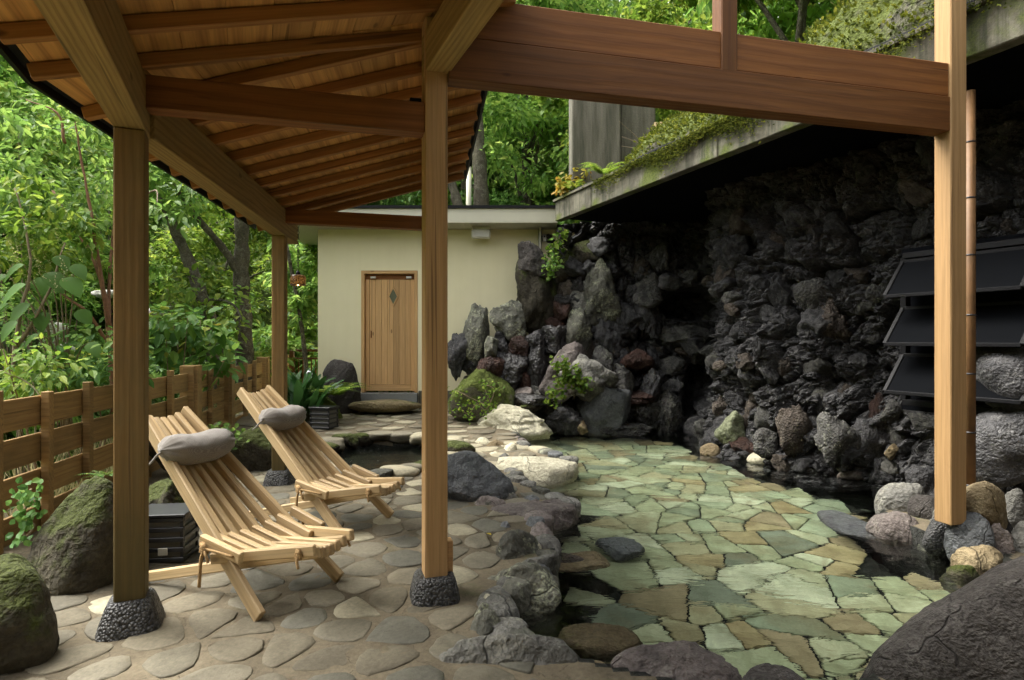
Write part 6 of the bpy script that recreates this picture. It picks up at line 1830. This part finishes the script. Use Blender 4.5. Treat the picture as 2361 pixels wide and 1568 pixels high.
def ivy(label, px_list, Y, n, ln, seed, mat='leaf_bright', spread=.16, nm='ivy_plant'):
    t = thing(nm, label, 'plant'); r_ = np.random.default_rng(seed)
    C = np.repeat(np.array([tuple(at(x, y, Y)) for x, y in px_list]), n, axis=0); m_ = len(C)
    q = unit(r_, m_) * (r_.random(m_) ** .5)[:, None] * spread * np.array([1, .6, 1])
    V, Fc = leaf_arrays(C + q, unit(r_, m_) + np.array([0, -.5, -.4]), unit(r_, m_) * .6 + np.array([0, -.7, .6]), ln * r_.uniform(.6, 1.2, m_), ln * .75, True)
    ob('leaves', mesh_arrays('leaves', V, Fc, M[mat], False), t)
    tubes('stem', [(smooth_path([at(px_list[0][0], px_list[0][1] + 6, Y + .08)] + [at(x, y, Y + .05) for x, y in px_list], 3), .006)], M['twig'], t, 5)
    return t
ivy('leafy green plant tumbling down the grey arched boulder', [(1290, 838), (1300, 855), (1318, 870), (1335, 882), (1350, 885), (1300, 880), (1285, 900), (1272, 918), (1320, 860)], 8.85, 34, .075, 11)
ivy('small creeper on the moss covered boulder', [(1060, 940), (1080, 955), (1100, 930), (1120, 945), (1140, 900), (1115, 890), (1130, 935), (1050, 900)], 8.7, 20, .05, 12)
ivy('leafy sprig where the eave meets the dark wall', [(1295, 540), (1285, 560), (1275, 600), (1280, 580), (1270, 625)], 9.55, 22, .09, 13)
ivy('ivy trailing on the tall dark boulder left edge', [(1270, 600), (1268, 620), (1282, 612)], 9.4, 16, .07, 14, 'leaf_mid')
ivy('dark creeping plant at the foot of the left fence', [(70, 1130), (60, 1170), (50, 1200), (80, 1210), (55, 1235), (45, 1150)], 3.35, 14, .05, 15, 'leaf_deep', spread=.1)
ivy('green leaves on the small rock between the loungers', [(500, 1000), (520, 1008), (540, 1005), (480, 1010)], 6.1, 26, .06, 16, 'leaf_mid', spread=.15)
ivy('yellowing plant at the far tip of the canopy', [(1292, 425), (1300, 440), (1310, 420), (1330, 415), (1345, 405)], 9.1, 26, .09, 17, 'leaf_yellow', spread=.16)
ivy('young bright leaves hanging before the hillside behind the roof', [(1262, 225), (1270, 240), (1255, 215), (1285, 232), (1300, 222)], 10.5, 20, .15, 18, 'leaf_bright', spread=.2)

# moss: ridge above the canopy and cushions along its edge
def moss_ridge():
    t = thing('moss_bank', 'thick green moss bank on top of the concrete canopy', 'moss')
    ts = np.linspace(1.2, 9.0, 120); an = np.linspace(0, math.pi, 26); V = []
    for tt in ts:
        hgt = 1.0 * (.7 + .3 * math.sin(tt * 1.3 + .6)) * float(sstep(1.0, 2.4, tt)) + .18
        wdt = .75
        for a in an:
            p = CA + cd * tt + cn * (1.0 - math.cos(a) * wdt); V.append((p.x, p.y, CT + .0 + math.sin(a) ** .7 * hgt))
    V = np.array(V); nrm = np.tile(np.c_[-np.cos(an) * cn.x, -np.cos(an) * cn.y, np.sin(an)], (len(ts), 1))
    V = V + nrm * (.16 * fbm(V * 1.9, 4, 51) + .03 * fbm(V * 9, 3, 52))[:, None]
    idx = np.arange(len(V)).reshape(len(ts), len(an))
    FQ = np.c_[idx[:-1, :-1].ravel(), idx[1:, :-1].ravel(), idx[1:, 1:].ravel(), idx[:-1, 1:].ravel()]
    ob('bank', mesh_arrays('bank', V, FQ, M['mossy_thick']), t)
    r_ = np.random.default_rng(5); k = r_.integers(0, len(V), 26000)
    Pm = V[k] + r_.normal(0, .03, (26000, 3)); dd = nrm[k] + unit(r_, 26000) * .9
    V2, F2 = leaf_arrays(Pm, dd, unit(r_, 26000), r_.uniform(.03, .065, 26000), .03)
    o = ob('moss_fronds', mesh_arrays('moss_fronds', V2, F2, M['moss_tuft'], False), t); o['kind'] = 'stuff'
moss_ridge()
r = np.random.default_rng(6)
tt = np.concatenate([r.normal(3.4, .8, 5000), r.uniform(1.2, 6.5, 3000)]); nt_ = len(tt)
base = np.array([tuple(CA + cd * float(t_) + cn * (-.035)) for t_ in tt]); drop = -np.abs(r.normal(0, .07, nt_)) * (1 + np.sin(tt * 5) * .5)
base[:, 2] = CT + .035 + drop; base += r.normal(0, .008, base.shape)
V2, F2 = leaf_arrays(base, np.tile([-cn.x, -cn.y, -.5], (nt_, 1)) + unit(r, nt_) * .8, unit(r, nt_), r.uniform(.015, .04, nt_), .016)
me_edge = ob('moss_cushion', mesh_arrays('moss_cushion', V2, F2, M['moss_tuft'], False)); tag(me_edge, 'bright moss cushions along the canopy lip', 'moss', kind='stuff')
# bare twigs and bamboo stems above the canopy
tw = thing('bare_twigs', 'tangle of bare pale twigs in front of the concrete pier', 'twigs')
r = np.random.default_rng(10); paths = []
for k in range(9):
    a = at(1515 + r.uniform(-10, 14), 395 - r.uniform(0, 30), 8.3); b = a + Vector((r.uniform(-.65, .1), r.uniform(-.2, .2), r.uniform(.15, .6))); m_ = (a + b) / 2 + Vector((r.uniform(-.1, .1), 0, r.uniform(0, .12)))
    paths.append((smooth_path([a, m_, b], 4), [.009, .008, .008, .007, .006, .005, .004, .003, .002]))
tubes('twig', paths, M['twig'], tw, 5)
for k in range(10):
    t_ = r.uniform(3.0, 7.2); s_ = r.uniform(1.7, 3.0); p = hz(t_, s_); h_ = r.uniform(1.8, 3.2)
    b_ = thing('bamboo_plant', 'slender leafy bamboo stem on the slope above the pool beam', 'bamboo', p, r.uniform(0, 6.28), 'bamboo stems above the canopy')
    top = Vector((r.normal(0, .2), r.normal(0, .2), h_))
    tubes('culm', [(smooth_path([(0, 0, -.3), top * .5 + Vector((.05, 0, 0)), top], 4), [.014, .0135, .013, .012, .011, .010, .009, .008, .007])], M['bamboo_pale'], b_, 6)
    n_ = 110; f = r.uniform(.3, 1.0, n_); Pp = np.array([tuple(top * float(x)) for x in f]) + r.normal(0, .13, (n_, 3))
    V2, F2 = leaf_arrays(Pp, unit(r, n_) + np.array([0, 0, -.35]), unit(r, n_) + np.array([0, 0, 1]), r.uniform(.10, .2, n_), .028)
    ob('leaves', mesh_arrays('leaves', V2, F2, M['leaf_bright'], False), b_)

# a few fallen leaves on the terrace
r = np.random.default_rng(33)
for i, (x, y) in enumerate(((1122, 1232), (985, 1003))):
    p = gr(x, y, .02); V2, F2 = leaf_arrays(np.array([[0, 0, 0]]), unit(r, 1) * np.array([1, 1, .05]), np.array([[0, 0, 1.0]]), .06, .03, True)
    o = ob('fallen_leaf', mesh_arrays('fallen_leaf', V2, F2, M['leaf_yellow'], False), loc=(p.x, p.y, tz(p.x, p.y) + .025))
    tag(o, ['pale fallen leaf beside the rim rocks right of centre post', 'fallen leaf on the far paving by the small pool'][i], 'leaf')
